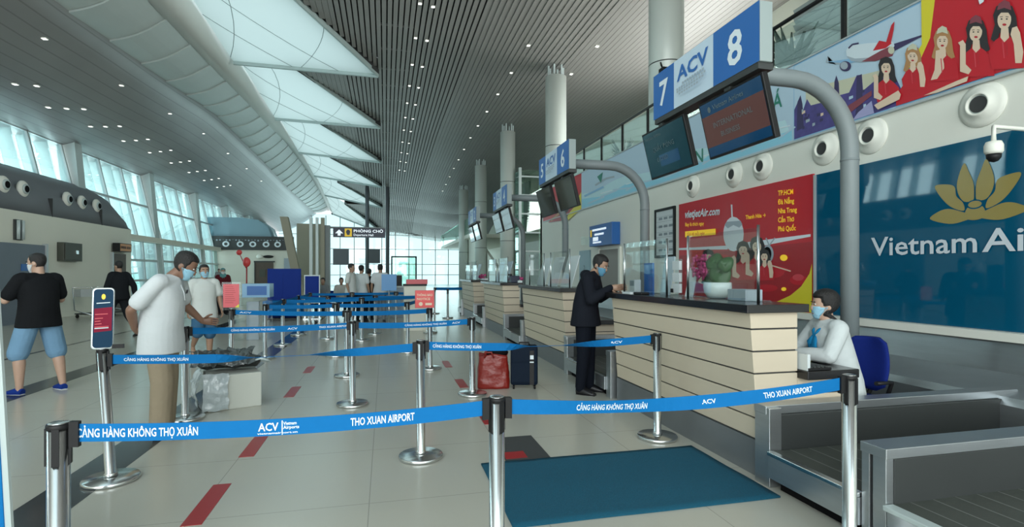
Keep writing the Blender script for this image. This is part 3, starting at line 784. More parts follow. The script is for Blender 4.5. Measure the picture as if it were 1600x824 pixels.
# wall nozzles
def wall_nozzle(y, lab, s_=1.):
    t = thing('air_nozzle', lab, 'air nozzle', (WX,y,3.09), 0, 'round white air nozzles on the right wall')
    def ring(prof, nm, mt): mm = MB(); mm.loft([[V((-h, rr*cos(2*pi*k/28), rr*sin(2*pi*k/28))) for k in range(28)] for rr, h in prof], True); return mm.build(nm, mt, t)
    ring([(.215,0),(.21,.012),(.17,.03),(.125,.045),(.108,.07),(.10,.075),(.09,.07),(.088,.02)],'nozzle_ring','white_paint'); ring([(.087,.02),(.086,.050),(.078,.052)],'throat','pale_metal'); ring([(.078,.054),(.07,.056)],'opening','dark_void')
for y, l in [(3.86,'largest round white air nozzle on the wall, just above the golden lotus'),(5.04,'round white air nozzle right of the nearest curved grey pole'),(5.71,'round white air nozzle directly left of the nearest curved grey pole'),(6.87,'round white air nozzle below the right hanging screen'),(7.54,'round white air nozzle left of the one below the right screen'),(8.72,'smallest visible round white air nozzle, above the corner of the red poster')]: wall_nozzle(y, l)
# framed directory, blue door sign, doors
y0, y1 = wall_pt(1055,400)[1], wall_pt(1026,400)[1]
t = thing('framed_notice','tall framed sheet of notices on the wall left of the red poster','notice',(WX,0,0))
m = MB(); 
for q in [(y0-.03,y0+.02,1.80,2.80),(y1-.02,y1+.03,1.80,2.80),(y0,y1,1.80,1.85),(y0,y1,2.75,2.80)]: m.box(-.04,0,q[0],q[1],q[2],q[3])
m.build('frame','black_plastic',t); m = MB().mat('paper'); m.box(-.02,-.001,y0,y1,1.85,2.75); m.mat('paper_line')
for i in range(8): m.box(-.022,-.02,y0+.03,y1-.03,1.9+i*.105,1.905+i*.105)
for i in range(5):
    for j in range(3): m.box(-.022,-.02,y0+.06+j*.2,y0+.2+j*.2,1.93+i*.16,1.98+i*.16)
m.build('sheet',None,t)
t = thing('door_sign','dark blue box sign with white lines above the open doorway','sign',(WX,12.55,2.45))
MB().box(-.22,0,-.72,.72,-.27,.27).build('housing','sign_blue',t,.01); a = Art(lambda u,v,l:(-.222-.002*l,-u,v))
for (u,v,w_,h) in [(-.5,.12,.9,.05),(-.35,.0,.6,.05),(-.45,-.14,.35,.1),(-.45,-.2,.55,.04)]: a.poly([(u,v),(u+w_,v),(u+w_,v+h),(u,v+h)],'lit_white')
a.poly([(-.62,-.02),(-.52,-.02),(-.52,.16),(-.62,.16)],'sign_yellow'); a.mb.build('face',None,t)
MB().box(-.45,-.22,.72,.74,-.22,.0).build('side_pane','clear_glass',t)
r = struct(MB().box(WX-.02,WX+.0,11.85,13.05,0,2.08).build('door_5', mat('doorway_inside',(.28,.27,.25),.6))); MB().box(WX-.05,WX,13.05,13.15,0,2.12).build('door_frame','white_paint',r); MB().box(WX-.05,WX,11.75,11.85,0,2.12).build('door_frame','white_paint',r)
r = struct(MB().box(WX-.04,WX,13.7,14.5,0,2.12).build('door_6', mat('blue_grey_door',(.24,.36,.42),.4)));a = Art(lambda u,v,l:(WX-.042-.002*l,14.15-u,1.55+v)); a.text(0,0,'2',.22,'black_plastic'); a.mb.build('door_number',None,r)
t = thing('security_camera','white dome security camera hanging at the right edge above the lotus','camera',(4.75,3.25,2.55))
m = MB(); m.lathe([(.05,.0),(.062,-.03),(.062,-.08),(.05,-.10)]); m.tube([(0,0,0),(0,0,.12),(.75,0,.12)],.018,8); m.build('housing','white_paint',t)
m = MB(); m.lathe([(.05,-.10),(.047,-.13),(.03,-.155),(.005,-.165)]); m.build('dome','black_plastic',t)
t = thing('security_camera','small black camera on a bracket beside the nearest round column','camera',(5.95,10.6,5.95))
MB().box(-.06,.06,-.1,.1,-.09,.05).build('body','black_plastic',t,.01); m = MB(); m.tube([(0,0,0),(.05,.2,.25),(.2,.45,.3)],.02,8); m.build('bracket','black_plastic',t); MB().cyl((0,-.1,-.02),(0,-.16,-.03),.05).build('lens','black_plastic',t)
# stainless cladding under the posters, collector belt along the wall
struct(MB().box(WX-.16,WX,-6,18.5,.885,.965).build('trim_ledge','white_paint'))
m = MB().mat('brushed_steel'); m.prism([(WX-.06,.885),(WX-.10,.60),(WX-.75,.52),(WX-.78,.46),(WX-.78,0),(WX,0),(WX,.885)],'y',-6,18.4)
struct(m.build('trim_cladding'))
m = MB().mat('dark_steel'); m.box(4.12,4.715,3.65,18,.0,.30); m.mat('alu'); m.box(4.08,4.12,3.65,18,.0,.34)
tag(m.build('collector_conveyor'),'long low baggage belt running behind the counters along the wall','conveyor')

# ------------------------------------------------------------------ check-in stations
PITCH = 4.22
mat('slat_cream', (.62,.54,.42), .5, var=.03, vscale=2, noise_stretch=(1,.3,8))
def arm_sign_station(k):
    Y0 = 4.27+4.2*k
    which = ['nearest','second','third','fourth'][k]
    # curved arm
    pts = [(2.84,Y0,3.33),(3.75,Y0,3.33)]
    for i in range(1,10): a_ = pi/2*i/9; pts.append((3.75+.65*sin(a_),Y0,2.68+.65*cos(a_)))
    pts.append((4.4,Y0,.30))
    t = thing('curved_pole','grey tubular pole bending over to carry the %s overhead counter sign'%which,'pole',(4.4,Y0,.303),0,'curved grey sign poles')
    q = [(p[0]-4.4,p[1]-Y0,p[2]-.3) for p in pts]
    MB().tube(q,.08,20).build('pipe','grey_pipe',t); MB().cyl((0,0,0),(0,0,.03),.14).build('base_flange','grey_pipe',t); MB().cyl((0,0,2.28),(0,0,2.30),.083).build('joint','grey_pipe',t); MB().cyl((-1.587,0,3.03),(-1.55,0,3.03),.11).build('wall_plate','dark_steel',t)
    pts2 = [(p[0],p[1]+1.3,p[2]) for p in q]
    # sign box
    n1, n2 = [('7','8'),('5','6'),('3','4'),('1','2')][k]
    y0 = 3.40+4.2*k; Ln = 1.60
    t = thing('counter_sign','%s overhead blue and white sign box numbered %s and %s'%(which, n1, n2),'sign',(2.70,y0,3.07),0,'blue and white overhead counter signs')
    MB().box(0,.11,0,Ln,0,.45).build('box',mat('sign_side',(.30,.36,.36),.5),t,.006)
    MB().box(.0,.13,.02,Ln-.02,-.05,.0).build('bracket','dark_steel',t)
    a = Art(lambda u,v,l:(-.002-.0012*l, Ln-u, v))
    a.poly([(0,0),(.40,0),(.40,.45),(0,.45)],'sign_blue'); a.poly([(.40,0),(1.03,0),(1.03,.45),(.40,.45)],'sign_light'); a.poly([(1.03,0),(1.6,0),(1.6,.45),(1.03,.45)],'sign_blue')
    a.text(.20,.11,n1,.34,'print_white',.02,None,'CENTER'); a.text(1.315,.085,n2,.38,'print_white',.02,None,'CENTER')
    a.text(.47,.24,'ACV',.19,'sign_blue',.025,.50)
    for (u,v,w_) in [(.55,.19,.36),(.47,.15,.5),(.5,.115,.44),(.56,.08,.3)]:
        u0 = u
        while u0 < u+w_: a.poly([(u0,v),(u0+.03,v),(u0+.03,v+.018),(u0,v+.018)],'grey_print'); u0 += .042
    a.mb.build('face',None,t)
    # two tilted screens under it
    for j, (ya, yb) in enumerate([(y0+.02,y0+.85),(y0+1.10,y0+1.93)]):
        lab = ['right','left'][j]
        t = thing('monitor','black %s flat screen hanging under the %s overhead sign'%(lab, which),'monitor',(2.73,(ya+yb)/2,3.0),0,'screens hanging below the counter signs')
        t.rotation_euler = (0, R(-14), R([0,0][j]))
        w = (yb-ya)/2
        MB().box(0,.05,-w,w,-.50,0).build('casing','black_plastic',t,.006)
        a = Art(lambda u,v,l:(-.001-.0012*l, -u, v)); e = .02
        if k == 0 and j == 0:
            a.poly([(-w+e,-.48),(w-e,-.48),(w-e,-.02),(-w+e,-.02)],'screen_blue'); a.poly([(-w+e,-.40),(w-e,-.40),(w-e,-.13),(-w+e,-.13)],'screen_brown')
            a.text(-.22,-.10,'Vietnam Airlines',.06,'screen_text',.01); a.ell(-.27,-.085,.022,.026,'screen_text')
            a.text(-.26,-.25,'INTERNATIONAL',.065,'screen_text',.01); a.text(-.18,-.34,'BUSINESS',.06,'screen_text',.01)
        elif k == 0:
            a.poly([(-w+e,-.48),(w-e,-.48),(w-e,-.02),(-w+e,-.02)],'screen_teal'); a.poly([(-.15,-.40),(.22,-.40),(.22,-.28),(-.15,-.28)],'screen_blue'); a.text(-.36,-.09,'Vietnam Airlines',.05,'screen_text'); a.text(-.25,-.23,'QUẦY ĐÓNG',.07,'screen_text'); a.text(-.2,-.34,'CLOSED',.06,'screen_text')
        else: a.poly([(-w+e,-.48),(w-e,-.48),(w-e,-.02),(-w+e,-.02)],'screen_off')
        a.mb.build('screen',None,t)
        MB().box(.05,.11,-.12,.12,-.32,-.02).build('mount','black_plastic',t); MB().box(-.0,.06,-.04,.04,-.02,.018).build('hanger','dark_steel',t)
def counter(k):
    y0 = 3.37+PITCH*k; Ln = 2.43
    which = ['nearest','second','third','farthest'][k]
    t = thing('check_in_counter','%s check-in counter clad in cream slats with a black stone top'%which,'counter',(2.66,y0,0),0,'cream slatted check-in counters')
    zs = [.262,.42,.585,.75,.913,1.077,1.205]
    m = MB()
    for a_, c_ in zip(zs[:-1], zs[1:]):
        l0 = -.07*(a_-.26)/.95; l1 = -.07*(c_-.26)/.95
        a2 = a_+.012
        m.hexa([(l0,0,a2),(.34,0,a2),(.34,Ln,a2),(l0,Ln,a2),(l1,0,c_),(.34,0,c_),(.34,Ln,c_),(l1,Ln,c_)])
    m.build('slat_cladding','slat_cream',t,.004)
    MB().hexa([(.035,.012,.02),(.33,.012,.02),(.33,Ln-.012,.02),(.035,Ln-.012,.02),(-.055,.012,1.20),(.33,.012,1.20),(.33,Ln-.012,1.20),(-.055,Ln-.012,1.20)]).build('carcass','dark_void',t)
    MB().box(-.004,.344,-.004,Ln+.004,.0,.262).build('plinth',mat('plinth_metal',(.17,.185,.195),.4,.3,var=.12,vscale=3),t)
    MB().box(-.13,.40,-.05,Ln+.06,1.205,1.265).build('stone_top','granite',t,.004)
    # low desk side
    m = MB().mat('slat_cream')
    for a_, c_ in zip([.26,.42,.585],[.42,.585,.71]): m.box(.34,.80,.0,.06,a_+.012,c_)
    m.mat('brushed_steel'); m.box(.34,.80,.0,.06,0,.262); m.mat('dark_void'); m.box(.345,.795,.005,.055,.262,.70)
    m.build('side_panel',None,t); MB().box(.34,.80,Ln-.06,Ln,.0,.71).build('side_panel','slat_cream',t)
    MB().box(.34,.80,-.10,Ln-.0,.71,.775).build('desk_top','granite',t,.006)
    # glass shield
    m = MB()
    m.box(.076,.084,.12,1.05,1.275,1.84); m.box(.076,.084,1.45,Ln-.02,1.275,1.84); m.build('glass_shield','acrylic',t)
    for yy in (.10,1.06,1.44,Ln-.02):
        MB().cyl((.08,yy,1.265),(.08,yy,1.84+(.02 if yy==.1 else 0)),.011,seg=10).build('shield_post','steel',t)
def conveyor(k):
    E = 2.35 if k == 0 else 1.44
    y1 = 3.37+PITCH*k
    which = ['nearest','second','third','farthest'][k]
    # weighing belt beside the counter (towards the camera)
    t = thing('weighing_conveyor','stainless baggage weighing belt beside the %s check-in counter'%which,'conveyor',(2.60,y1-.92,0),0,'baggage belts between the counters')
    # local y 0 .. .90
    MB().hexa([(-.02,.0,.08),(1.42,.0,.08),(1.42,.72,.08),(-.02,.72,.08),(-.02,0,.235),(1.42,0,.235),(1.42,.72,.235),(-.02,.72,.235)]).build('body','brushed_steel',t)
    MB().box(.05,1.4,.05,.68,.0,.08).build('toe_kick','black_matte',t)
    MB().box(-.03,.02,.0,.72,.235,.262).build('front_rail','steel',t,.004)
    m = MB().mat(mlines('belt_rubber',(.055,.062,.055),(.16,.17,.16),.6,0,[('X',.155,0,.009)],var=.5)); m.box(.02,1.42,.0,.72,.235,.258); m.build('belt',None,t)
    m = MB().mat('brushed_steel'); m.box(0,.10,.73,.88,.0,.55); m.box(.10,E,.87,.88,.0,.55); m.box(-.004,E,.76,.884,.50,.56); m.mat('dark_steel'); m.box(.10,E,.735,.87,.0,.499)
    m.build('side_divider',None,t,.004)
    if k == 0:
        m = MB().mat('belt_rubber'); m.hexa([(1.43,.0,.0),(2.1,.0,.0),(2.1,.72,.0),(1.43,.72,.0),(1.43,0,.24),(2.1,0,.20),(2.1,.72,.20),(1.43,.72,.24)]); m.build('transfer_belt',None,t)
    return t
for k in range(4): arm_sign_station(k); counter(k)
for k in range(4): conveyor(k)
for k in range(0, 4):     # the second belt of each pair, on the far side of the counter
    t = thing('weighing_conveyor',['stainless baggage weighing belt half seen behind the man in black','stainless baggage belt just beyond the second counter','stainless baggage belt just beyond the third counter','stainless baggage belt beyond the farthest counter'][k],'conveyor',(2.60,5.86+PITCH*k,0),0,'baggage belts between the counters')
    MB().box(-.02,1.42,.14,.80,.08,.235).build('body','brushed_steel',t); MB().box(.05,1.4,.16,.78,0,.08).build('toe_kick','black_matte',t); MB().box(.02,1.42,.14,.80,.235,.258).build('belt','belt_rubber',t)
    m = MB().mat('brushed_steel'); m.box(0,.10,.0,.13,.0,.55); m.box(-.004,1.44,-.004,.134,.50,.56); m.mat('dark_steel'); m.box(.10,1.44,.01,.12,.0,.499); m.build('side_divider',None,t,.004)
# the large divider and belt nearest to the camera
t = thing('weighing_conveyor','baggage belt in the lower right corner with a tall stainless divider','conveyor',(2.60,1.30,0),0,'baggage belts between the counters')
MB().box(.0,1.5,.0,.99,.0,.235).build('body','brushed_steel',t); MB().box(-.03,.04,.0,.99,.235,.262).build('front_rail','pale_metal',t,.004)
MB().box(.04,2.4,.0,.99,.235,.258).build('belt','belt_rubber',t)
m = MB().mat('brushed_steel'); m.box(0,.05,.995,1.075,.0,.54); m.box(0,.05,1.095,1.145,.0,.54); m.box(-.004,2.4,.99,1.15,.50,.555); m.mat('dark_steel'); m.box(.05,2.4,.99,1.14,.0,.499); m.mat('alu'); 
m.build('side_divider',None,t,.003)
# ------------------------------------------------------------------ stanchions and queue belts
def make_stanchion(lab):
    t = thing('queue_post', lab, 'stanchion', (0,0,0), 0, 'chrome queue posts')
    m = MB(); m.mat('chrome'); m.lathe([(.175,0),(.178,.006),(.178,.022),(.172,.030),(.04,.034)], seg=40); m.mat('dark_steel')
    m.build('base',None,t)
    m = MB().mat('chrome'); m.lathe([(.045,.034),(.040,.06),(.0345,.065),(.0345,.93)], seg=24); po = m.build('pole',None,t)
    m = MB().mat('black_plastic'); m.lathe([(.0365,.930),(.0375,.934),(.0375,.946),(.035,.95)], seg=24); m.mat('chrome'); m.lathe([(.033,.950),(.030,.953),(.002,.955)],seg=24); m.build('cap',None,po)
    m = MB().mat('black_plastic')
    for a_ in range(4):
        q = Matrix.Rotation(a_*pi/2+R(12),3,'Z'); 
        m.hexa([q@V(p) for p in [(.031,-.011,.80),(.0385,-.011,.80),(.0385,.011,.80),(.031,.011,.80),(.031,-.011,.935),(.0385,-.011,.935),(.0385,.011,.935),(.031,.011,.935)]])
    m.build('belt_slots',None,po)
    return t
POSTS = {'A':(-1.16,2.27),'B':(.48,2.30),'C':(2.42,2.35),'D':(-1.92,4.39),'E':(.28,4.36),'G':(2.40,4.38),'J':(-1.99,6.06),'F':(-.36,6.27),'H':(1.04,6.45),
 'L':(-2.25,8.75),'O':(-.54,8.03),'I':(.68,8.32),'K':(-2.03,9.97),'N':(-.86,9.98),'P':(.41,10.14),'M':(-2.05,11.72),'Q':(-.5,12.08),'T':(-1.26,12.61),'S':(-2.02,13.54),'R':(-.24,13.25),'U':(1.09,13.36),
 'X1':(-2.0,15.3),'X2':(-.9,15.4),'X3':(.3,15.5),'X4':(1.2,15.5),'Z1':(2.0,17.5),'Z2':(1.75,19.5),'Z3':(3.0,19.6),'Y1':(.95,6.9)}
del POSTS['Y1']
PL = {'A':'chrome queue post nearest the camera, cut off at lower left','B':'chrome queue post in the middle of the front belt','C':'chrome queue post in front of the baggage belts at right',
 'D':'chrome queue post carrying the dark blue tilted sign','E':'chrome queue post with round base just left of the teal mat','G':'chrome queue post standing against the nearest counter',
 'J':'chrome queue post between the man in the white polo and the wrapped carton','F':'chrome queue post with a scuffed base, centre left of the second row','H':'chrome queue post beside the red shopping bag',
 'L':'thin queue post carrying the pink-red notice on the left','O':'slim queue post standing just behind the scuffed one','I':'queue post carrying the small red notice on the right',
 'K':'queue post at the left end of the third row','N':'queue post in the middle of the third row','P':'queue post at the right end of the third row','M':'queue post standing alone on the dark floor stripe',
 'Q':'queue post with a round base in the fourth row','T':'queue post just left of the fourth row','S':'queue post on the dark stripe in the fifth row','R':'queue post in the middle of the fifth row','U':'queue post at the right end of the fifth row',
 'X1':'far queue post at the left end of the last row','X2':'far queue post, second in the last row','X3':'far queue post, third in the last row','X4':'far queue post at the right end of the last row',
 'Z1':'far queue post left of the farthest counter','Z2':'far queue post holding the left end of the distant belt','Z3':'far queue post behind the farthest counter corner'}
P0 = None
for k, (x, y) in POSTS.items():
    if P0 is None: P0 = make_stanchion(PL[k]); P0.location = (x,y,0)
    else: o = dup(P0, (x,y,0), R(random.uniform(-20,20)), PL[k])
for o in bpy.data.objects:     # the post with the tilted sign leans a little
    if o.get('label') == PL['D']: dpost = o
for c in kids(dpost):
    if not c.name.startswith('base'): c.rotation_euler = (0, R(-3.6), 0)
def clip(k, dx, dy):
    # black clip of a belt end, belongs to the belt
    x, y = POSTS[k]; return V((x+dx, y+dy, 0))
def belt(k0, k1, lab, sag=.02, z=.905, z1=None, w=.066, twist=None, texts=(), grp='blue queue belts', off0=.036, off1=.036, fold=0):
    p0 = V((*POSTS[k0], 0)); p1 = V((*POSTS[k1], 0)); z1 = z1 or z
    if k0 == 'D': p0 += V((-.055,0,0))
    if k1 == 'D': p1 += V((-.055,0,0))
    d = (p1-p0); Ln = d.length; d.normalize()
    p0 = p0+d*off0; p1 = p1-d*off1; Ln = (p1-p0).length; nrm = V((d.y,-d.x,0))
    tw = twist or (lambda t: 0)
    def F(u, v, h):
        t = u/Ln; a_ = tw(t); up = V((0,0,cos(a_)))+nrm*sin(a_); n_ = nrm*cos(a_)-V((0,0,sin(a_)))
        c = p0+d*u+V((0,0,z+(z1-z)*t-sag*4*t*(1-t)))
        return c+up*v+n_*h
    N = 40; m = MB().mat('belt_blue')
    m.loft([[F(Ln*i/N,-w/2,-.0012),F(Ln*i/N,w/2,-.0012),F(Ln*i/N,w/2,.0012),F(Ln*i/N,-w/2,.0012)] for i in range(N+1)], True, False)
    o = m.build('queue_belt')
    for (u0, wid, s_, tx, v0) in texts:
        m = MB(); put_text(m, tx, s_, lambda x, y: F(u0+x, v0+y, .0022), 'print_white', .02, wid); m.build('lettering',None,o)
    for e0, e1 in ((-.004,.03),(Ln-.03,Ln+.004)):
        m = MB().mat('black_plastic'); m.loft([[F(max(0,min(Ln,q)),-.05,-.012),F(max(0,min(Ln,q)),.042,-.012),F(max(0,min(Ln,q)),.042,.012),F(max(0,min(Ln,q)),-.05,.012)] for q in (e0,e1)], True, False); m.build('belt_clip',None,o)
    return tag(o, lab, 'belt', grp)
T1, T2 = 'CẢNG HÀNG KHÔNG THỌ XUÂN', 'THO XUAN AIRPORT'
def acv(u): return [(u,.075,.044,'ACV',-.012),(u+.083,.004,.06,'|',-.016),(u+.092,.05,.018,'Vietnam',.008),(u+.092,.06,.018,'Airports',-.008),(u-.004,.15,.011,'vietnamairport.vn',-.026)]
belt('A','B','long blue belt across the lower left of the picture, lettered in white',.028,.912,.905,texts=[(.02,.40,.045,T1,-.016)]+acv(.635)+[(.985,.26,.045,T2,-.015)])
belt('B','C','long blue belt across the lower right of the picture, lettered in white',.045,.905,.908,twist=lambda t: .45*sin(pi*t)*sin(2.2*pi*t),texts=[(.34,.36,.04,T1,-.014)]+[(1.0,.08,.03,'ACV',-.01)]+[(1.36,.30,.04,T2,-.014)])
tw1 = lambda t: 0 if t < .32 else (1.45*min(1,(t-.32)/.12) if t < .62 else 1.45*max(0,1-(t-.62)/.2))
belt('D','E','blue belt from the tilted sign post past the polo man, twisted thin halfway',.03,.875,.895,twist=tw1,texts=[(.10,.42,.03,T1,-.011)])
tw2 = lambda t: 0 if t < .32 else (1.4*min(1,(t-.32)/.1) if t < .58 else 1.4*max(0,1-(t-.58)/.22))
belt('E','G','blue belt passing above the red bag and suitcase to the counter post',.035,.905,.90,twist=tw2,texts=[(.06,.40,.035,T1,-.012),(1.62,.12,.03,'ACV',-.011)])
belt('J','F','blue belt between the polo man\'s post and the scuffed-base post',.012,.90,.90,texts=[(.38,.42,.03,T1,-.011)]+[(.93,.1,.03,'ACV',-.011),(1.25,.32,.03,T2,-.011)])
belt('F','H','blue belt from the scuffed-base post to the post by the red bag',.02,.90,.90,texts=[(.55,.5,.03,T1,-.011),(1.12,.1,.03,'ACV',-.011)])
belt('L','O','blue belt starting at the pink-red notice post',.012,texts=[(.1,.2,.03,'ACV',-.011)]); belt('O','I','blue belt ending at the red notice post on the right',.012)
belt('K','N','blue belt on the left half of the third row of posts',.012); belt('N','P','blue belt on the right half of the third row of posts',.012)
belt('M','Q','blue belt from the lone post on the dark stripe',.012); belt('T','R','blue belt between the fourth and fifth rows of posts',.012)
belt('S','T','short blue belt at the left of the fifth row',.01); belt('R','U','blue belt on the right of the fifth row',.012); belt('Q','U','blue belt running to the right end post of the fifth row',.012)
belt('X1','X2','far blue belt, left span of the last row',.01); belt('X2','X3','far blue belt, middle span of the last row',.01); belt('X3','X4','far blue belt, right span of the last row',.01)
belt('K','M','blue belt running away along the dark floor stripe',.01); belt('M','S','blue belt running away between the two farthest posts on the stripe',.01); belt('P','U','blue belt running away on the right side of the queue',.01); belt('S','X1','farthest blue belt along the dark stripe',.01)
belt('Z2','Z3','distant wide blue belt left of the farthest counter',.008,w=.1)

# notices on posts
def post_notice(k, lab, w, h, z, fn, yaw=0, tilt=0, cat='sign'):
    x, y = POSTS[k]; t = thing('post_notice', lab, cat, (x,y,.955), 0); return t
x, y = POSTS['D']
t = thing('tilted_notice','dark blue and crimson notice in a rounded frame on a leaning post','sign',(x-.058,y,.95)); t.rotation_euler = (R(-6), 0, R(12))
def rr(w, h, r, n=6): 
    o = []
    for cx, cy, a0 in ((w/2-r,h-r,0),(-w/2+r,h-r,90),(-w/2+r,r,180),(w/2-r,r,270)):
        for i in range(n+1): a_ = R(a0+90*i/n); o.append((cx+r*cos(a_), cy+r*sin(a_)))
    return o
m = MB(); m.prism(rr(.13,.44,.025),'y',.0,.02); m.build('backing','pale_metal',t); m = MB(); m.prism([(px_*.93+.004,pz_*.97+.007) for px_,pz_ in rr(.13,.44,.025)],'y',-.012,.0); m.build('frame','steel',t)
a = Art(lambda u,v,l:(u+.005,-.0125-.0008*l,v)); a.poly([(u_*.90,v_*.96+.009) for u_,v_ in rr(.13,.44,.025)], mat('notice_navy',(.008,.04,.085),.6,spec=.15)); a.poly([(-.052,.12),(.052,.13),(.052,.30),(-.052,.29)], mat('notice_crimson',(.22,.01,.035),.6,spec=.15))
a.ell(0,.375,.012,.02,'sign_yellow'); a.poly([(-.04,.325),(.04,.33),(.04,.336),(-.04,.331)],'print_white')
for q,(w_,v_) in enumerate([(.11,.245),(.07,.215),(.05,.195),(.06,.175),(.12,.155),(.12,.145)]): w_*=.68; a.poly([(-.047,v_),(-.047+w_,v_+.003),(-.047+w_,v_+.009),(-.047,v_+.006)],'red_soft' if q < 5 else 'print_white')
a.mb.build('print',None,t); MB().box(-.02,.02,-.005,.015,-.12,.02).build('stem','alu',t); MB().box(.06,.13,-.01,.02,.0,.03).build('foot_clamp','black_plastic',t)
# red acrylic notice on the left
x, y = POSTS['L']; t = thing('post_notice','upright pink-red notice sheet in a clear acrylic holder','sign',(x,y,.955))
MB().box(-.13,.13,-.012,.012,-.02,.40).build('holder','acrylic',t); a = Art(lambda u,v,l:(u,-.014-.001*l,v)); a.poly([(-.11,.02),(.11,.02),(.11,.37),(-.11,.37)],'red_soft')
for i in range(9): a.poly([(-.085,.33-.03*i),(.03+.01*(i%4),.33-.03*i),(.03+.01*(i%4),.337-.03*i),(-.085,.337-.03*i)],'red_deep')
a.poly([(.05,.02),(.11,.02),(.11,.07)],'yellow_print'); a.mb.build('sheet',None,t); MB().box(-.015,.015,-.01,.01,-.03,.0).build('stem','steel',t)
x, y = POSTS['I']; t = thing('post_notice','small wide red notice with white lettering on the right queue post','sign',(x-.09,y-.05,.955))
MB().box(-.145,.145,.0,.02,-.0,.27).build('panel','red_deep',t); a = Art(lambda u,v,l:(u,-.001-.001*l,v)); a.poly([(-.14,.005),(.14,.005),(.14,.265),(-.14,.265)],'red_sign'); a.text(-.12,.18,'THÔNG BÁO',.05,'skin_print',.02,.24); a.text(-.12,.12,'NOTICE',.05,'skin_print',.02,.2); a.ell(-.06,.06,.03,.03,'skin_print'); a.poly([(.01,.04),(.11,.04),(.11,.075),(.01,.075)],'skin_print'); a.mb.build('print',None,t)
MB().box(.075,.105,.02,.045,-.1,.1).build('stem','steel',t)
t = thing('post_notice','bright blue notice on a post in front of the men in white','sign',(.10,14.9,.95)); MB().box(-.2,.2,-.01,.01,.05,.5).build('panel','lit_blue',t); MB().cyl((0,0,-.95),(0,0,.06),.02).build('stem','steel',t); MB().cyl((0,0,-.95),(0,0,-.93),.14).build('foot','steel',t)
t = thing('notice_cabinet','pale standing panel with a stack of red cartons beside the red notice','cabinet',(.75,14.1,0)); MB().box(-.28,.28,-.2,.2,0,1.15).build('cabinet','cream_wall',t); MB().box(-.3,.3,-.22,.22,1.15,1.2).build('top','rug_grey',t); MB().box(-.22,.32,-.15,.15,1.2,1.32).build('cartons','red_soft',t)

# ------------------------------------------------------------------ luggage and cartons
t = thing('carton','white carton wrapped in clear film on the floor beside the polo man','carton',(-1.76,6.60,0),R(22))
mat('carton_white',(.55,.57,.52),.7,var=.04); mat('film',(.42,.48,.50),.18,spec=.7,bump=1.,bscale=9)
MB().box(-.20,.33,-.26,.24,0,.38).build('box','carton_white',t,.008)
def crumple(mb, nu, nv, fn, amp, seed, sm=True):
    vs = [fn(i/nu, j/nv)+V((0,0,1))*0 for j in range(nv+1) for i in range(nu+1)]
    vs = [p+noise.noise_vector(p*14+V((seed,0,0)))*amp for p in vs]
    mb.add(vs, [(j*(nu+1)+i,j*(nu+1)+i+1,(j+1)*(nu+1)+i+1,(j+1)*(nu+1)+i) for j in range(nv) for i in range(nu)], sm)
m = MB(); crumple(m,22,22,lambda u,v: V((-.25-.07*sin(pi*v),-.29+.54*u,.01+.40*v)),.03,3); crumple(m,22,22,lambda u,v: V((-.25+.24*u,-.285-.02*sin(pi*v),.01+.40*v)),.022,5); m.build('film_wrap','film',t)
t = thing('black_bag','crumpled black plastic-wrapped bag lying on the white carton','bag',(-1.74,6.66,.435),R(12))
mat('bag_black',(.018,.022,.022),.35,var=.5,vscale=7,bump=1.,bscale=10); mat('bag_film',(.05,.06,.06),.2,spec=.8,bump=1.,bscale=14)
m = MB(); rings = []
for j in range(13):
    a_ = j/12; ring = []
    for k in range(28):
        th = 2*pi*k/28; q = max(abs(cos(th)),abs(sin(th)))**.6; p = V((.36*cos(th)/q*.9, .20*sin(th)/q*.9, 0))*(math.sin(pi*min(.98,max(.05,a_*.5+.35)))); p.z = .15*a_+.03*sin(th*2)*a_
        ring.append(p+noise.noise_vector(p*9)*.035)
    rings.append(ring)
m.loft(rings); m.build('body','bag_black',t)
m = MB(); crumple(m,26,14,lambda u,v: V((-.36+.62*u,-.22+.22*v,.02+.15*math.sin(pi*.5*v)+.02)),.05,9); m.build('film_wrap','bag_film',t)
MB().tube([(.24,-.16,.06),(.34,-.2,.09),(.42,-.19,.05),(.40,-.12,.04),(.33,-.1,.05)],.012,8).build('handle_loop','pale_metal',t)

t = thing('shopping_bag','red plastic shopping bag with handles on the floor beside the suitcase','bag',(1.37,6.80,0),R(-8))
mat('bag_red',(.22,.014,.009),.32,var=.12,vscale=7,bump=.8,bscale=11)
m = MB(); rings = []
for j in range(15):
    z = .43*j/14; w = .205*(1-.06*z/.43+.03*sin(z*12)); d_ = .11*(1-.15*z/.43); ring = []
    for k in range(36):
        th = 2*pi*k/36; q = (abs(cos(th))**5+abs(sin(th))**5)**(1/5); p = V((w*cos(th)/q, d_*sin(th)/q, z+.02*sin(th*3)*(z/.43)))
        ring.append(p+noise.noise_vector(p*12)*.014)
    rings.append(ring)
m.loft(rings); m.build('body','bag_red',t)
for s_ in (-1,1): MB().tube([(-.12,.06*s_-.04,.40),(-.10,.06*s_-.05,.47),(-.03,.07*s_-.05,.475),(.0,.06*s_-.05,.40)],.012,8).build('handle','bag_red',t)
MB().ell((.05,.02,.45),(.15,.07,.06)).build('contents','black_matte',t)
t = thing('suitcase','navy blue upright suitcase with a white badge beside the red bag','suitcase',(1.76,6.70,0),R(-14))
mat('case_navy',(.005,.012,.026),.7,spec=.15,var=.1,vscale=30,bump=.2,bscale=200)
MB().box(-.175,.175,-.12,.12,.05,.55).build('shell','case_navy',t,.03)
m = MB(); m.box(-.165,.165,-.132,-.119,.09,.34); m.build('front_pocket','case_navy',t,.01)
m = MB(); m.box(-.155,.155,-.126,-.119,.36,.52); m.build('upper_pocket','case_navy',t,.01)
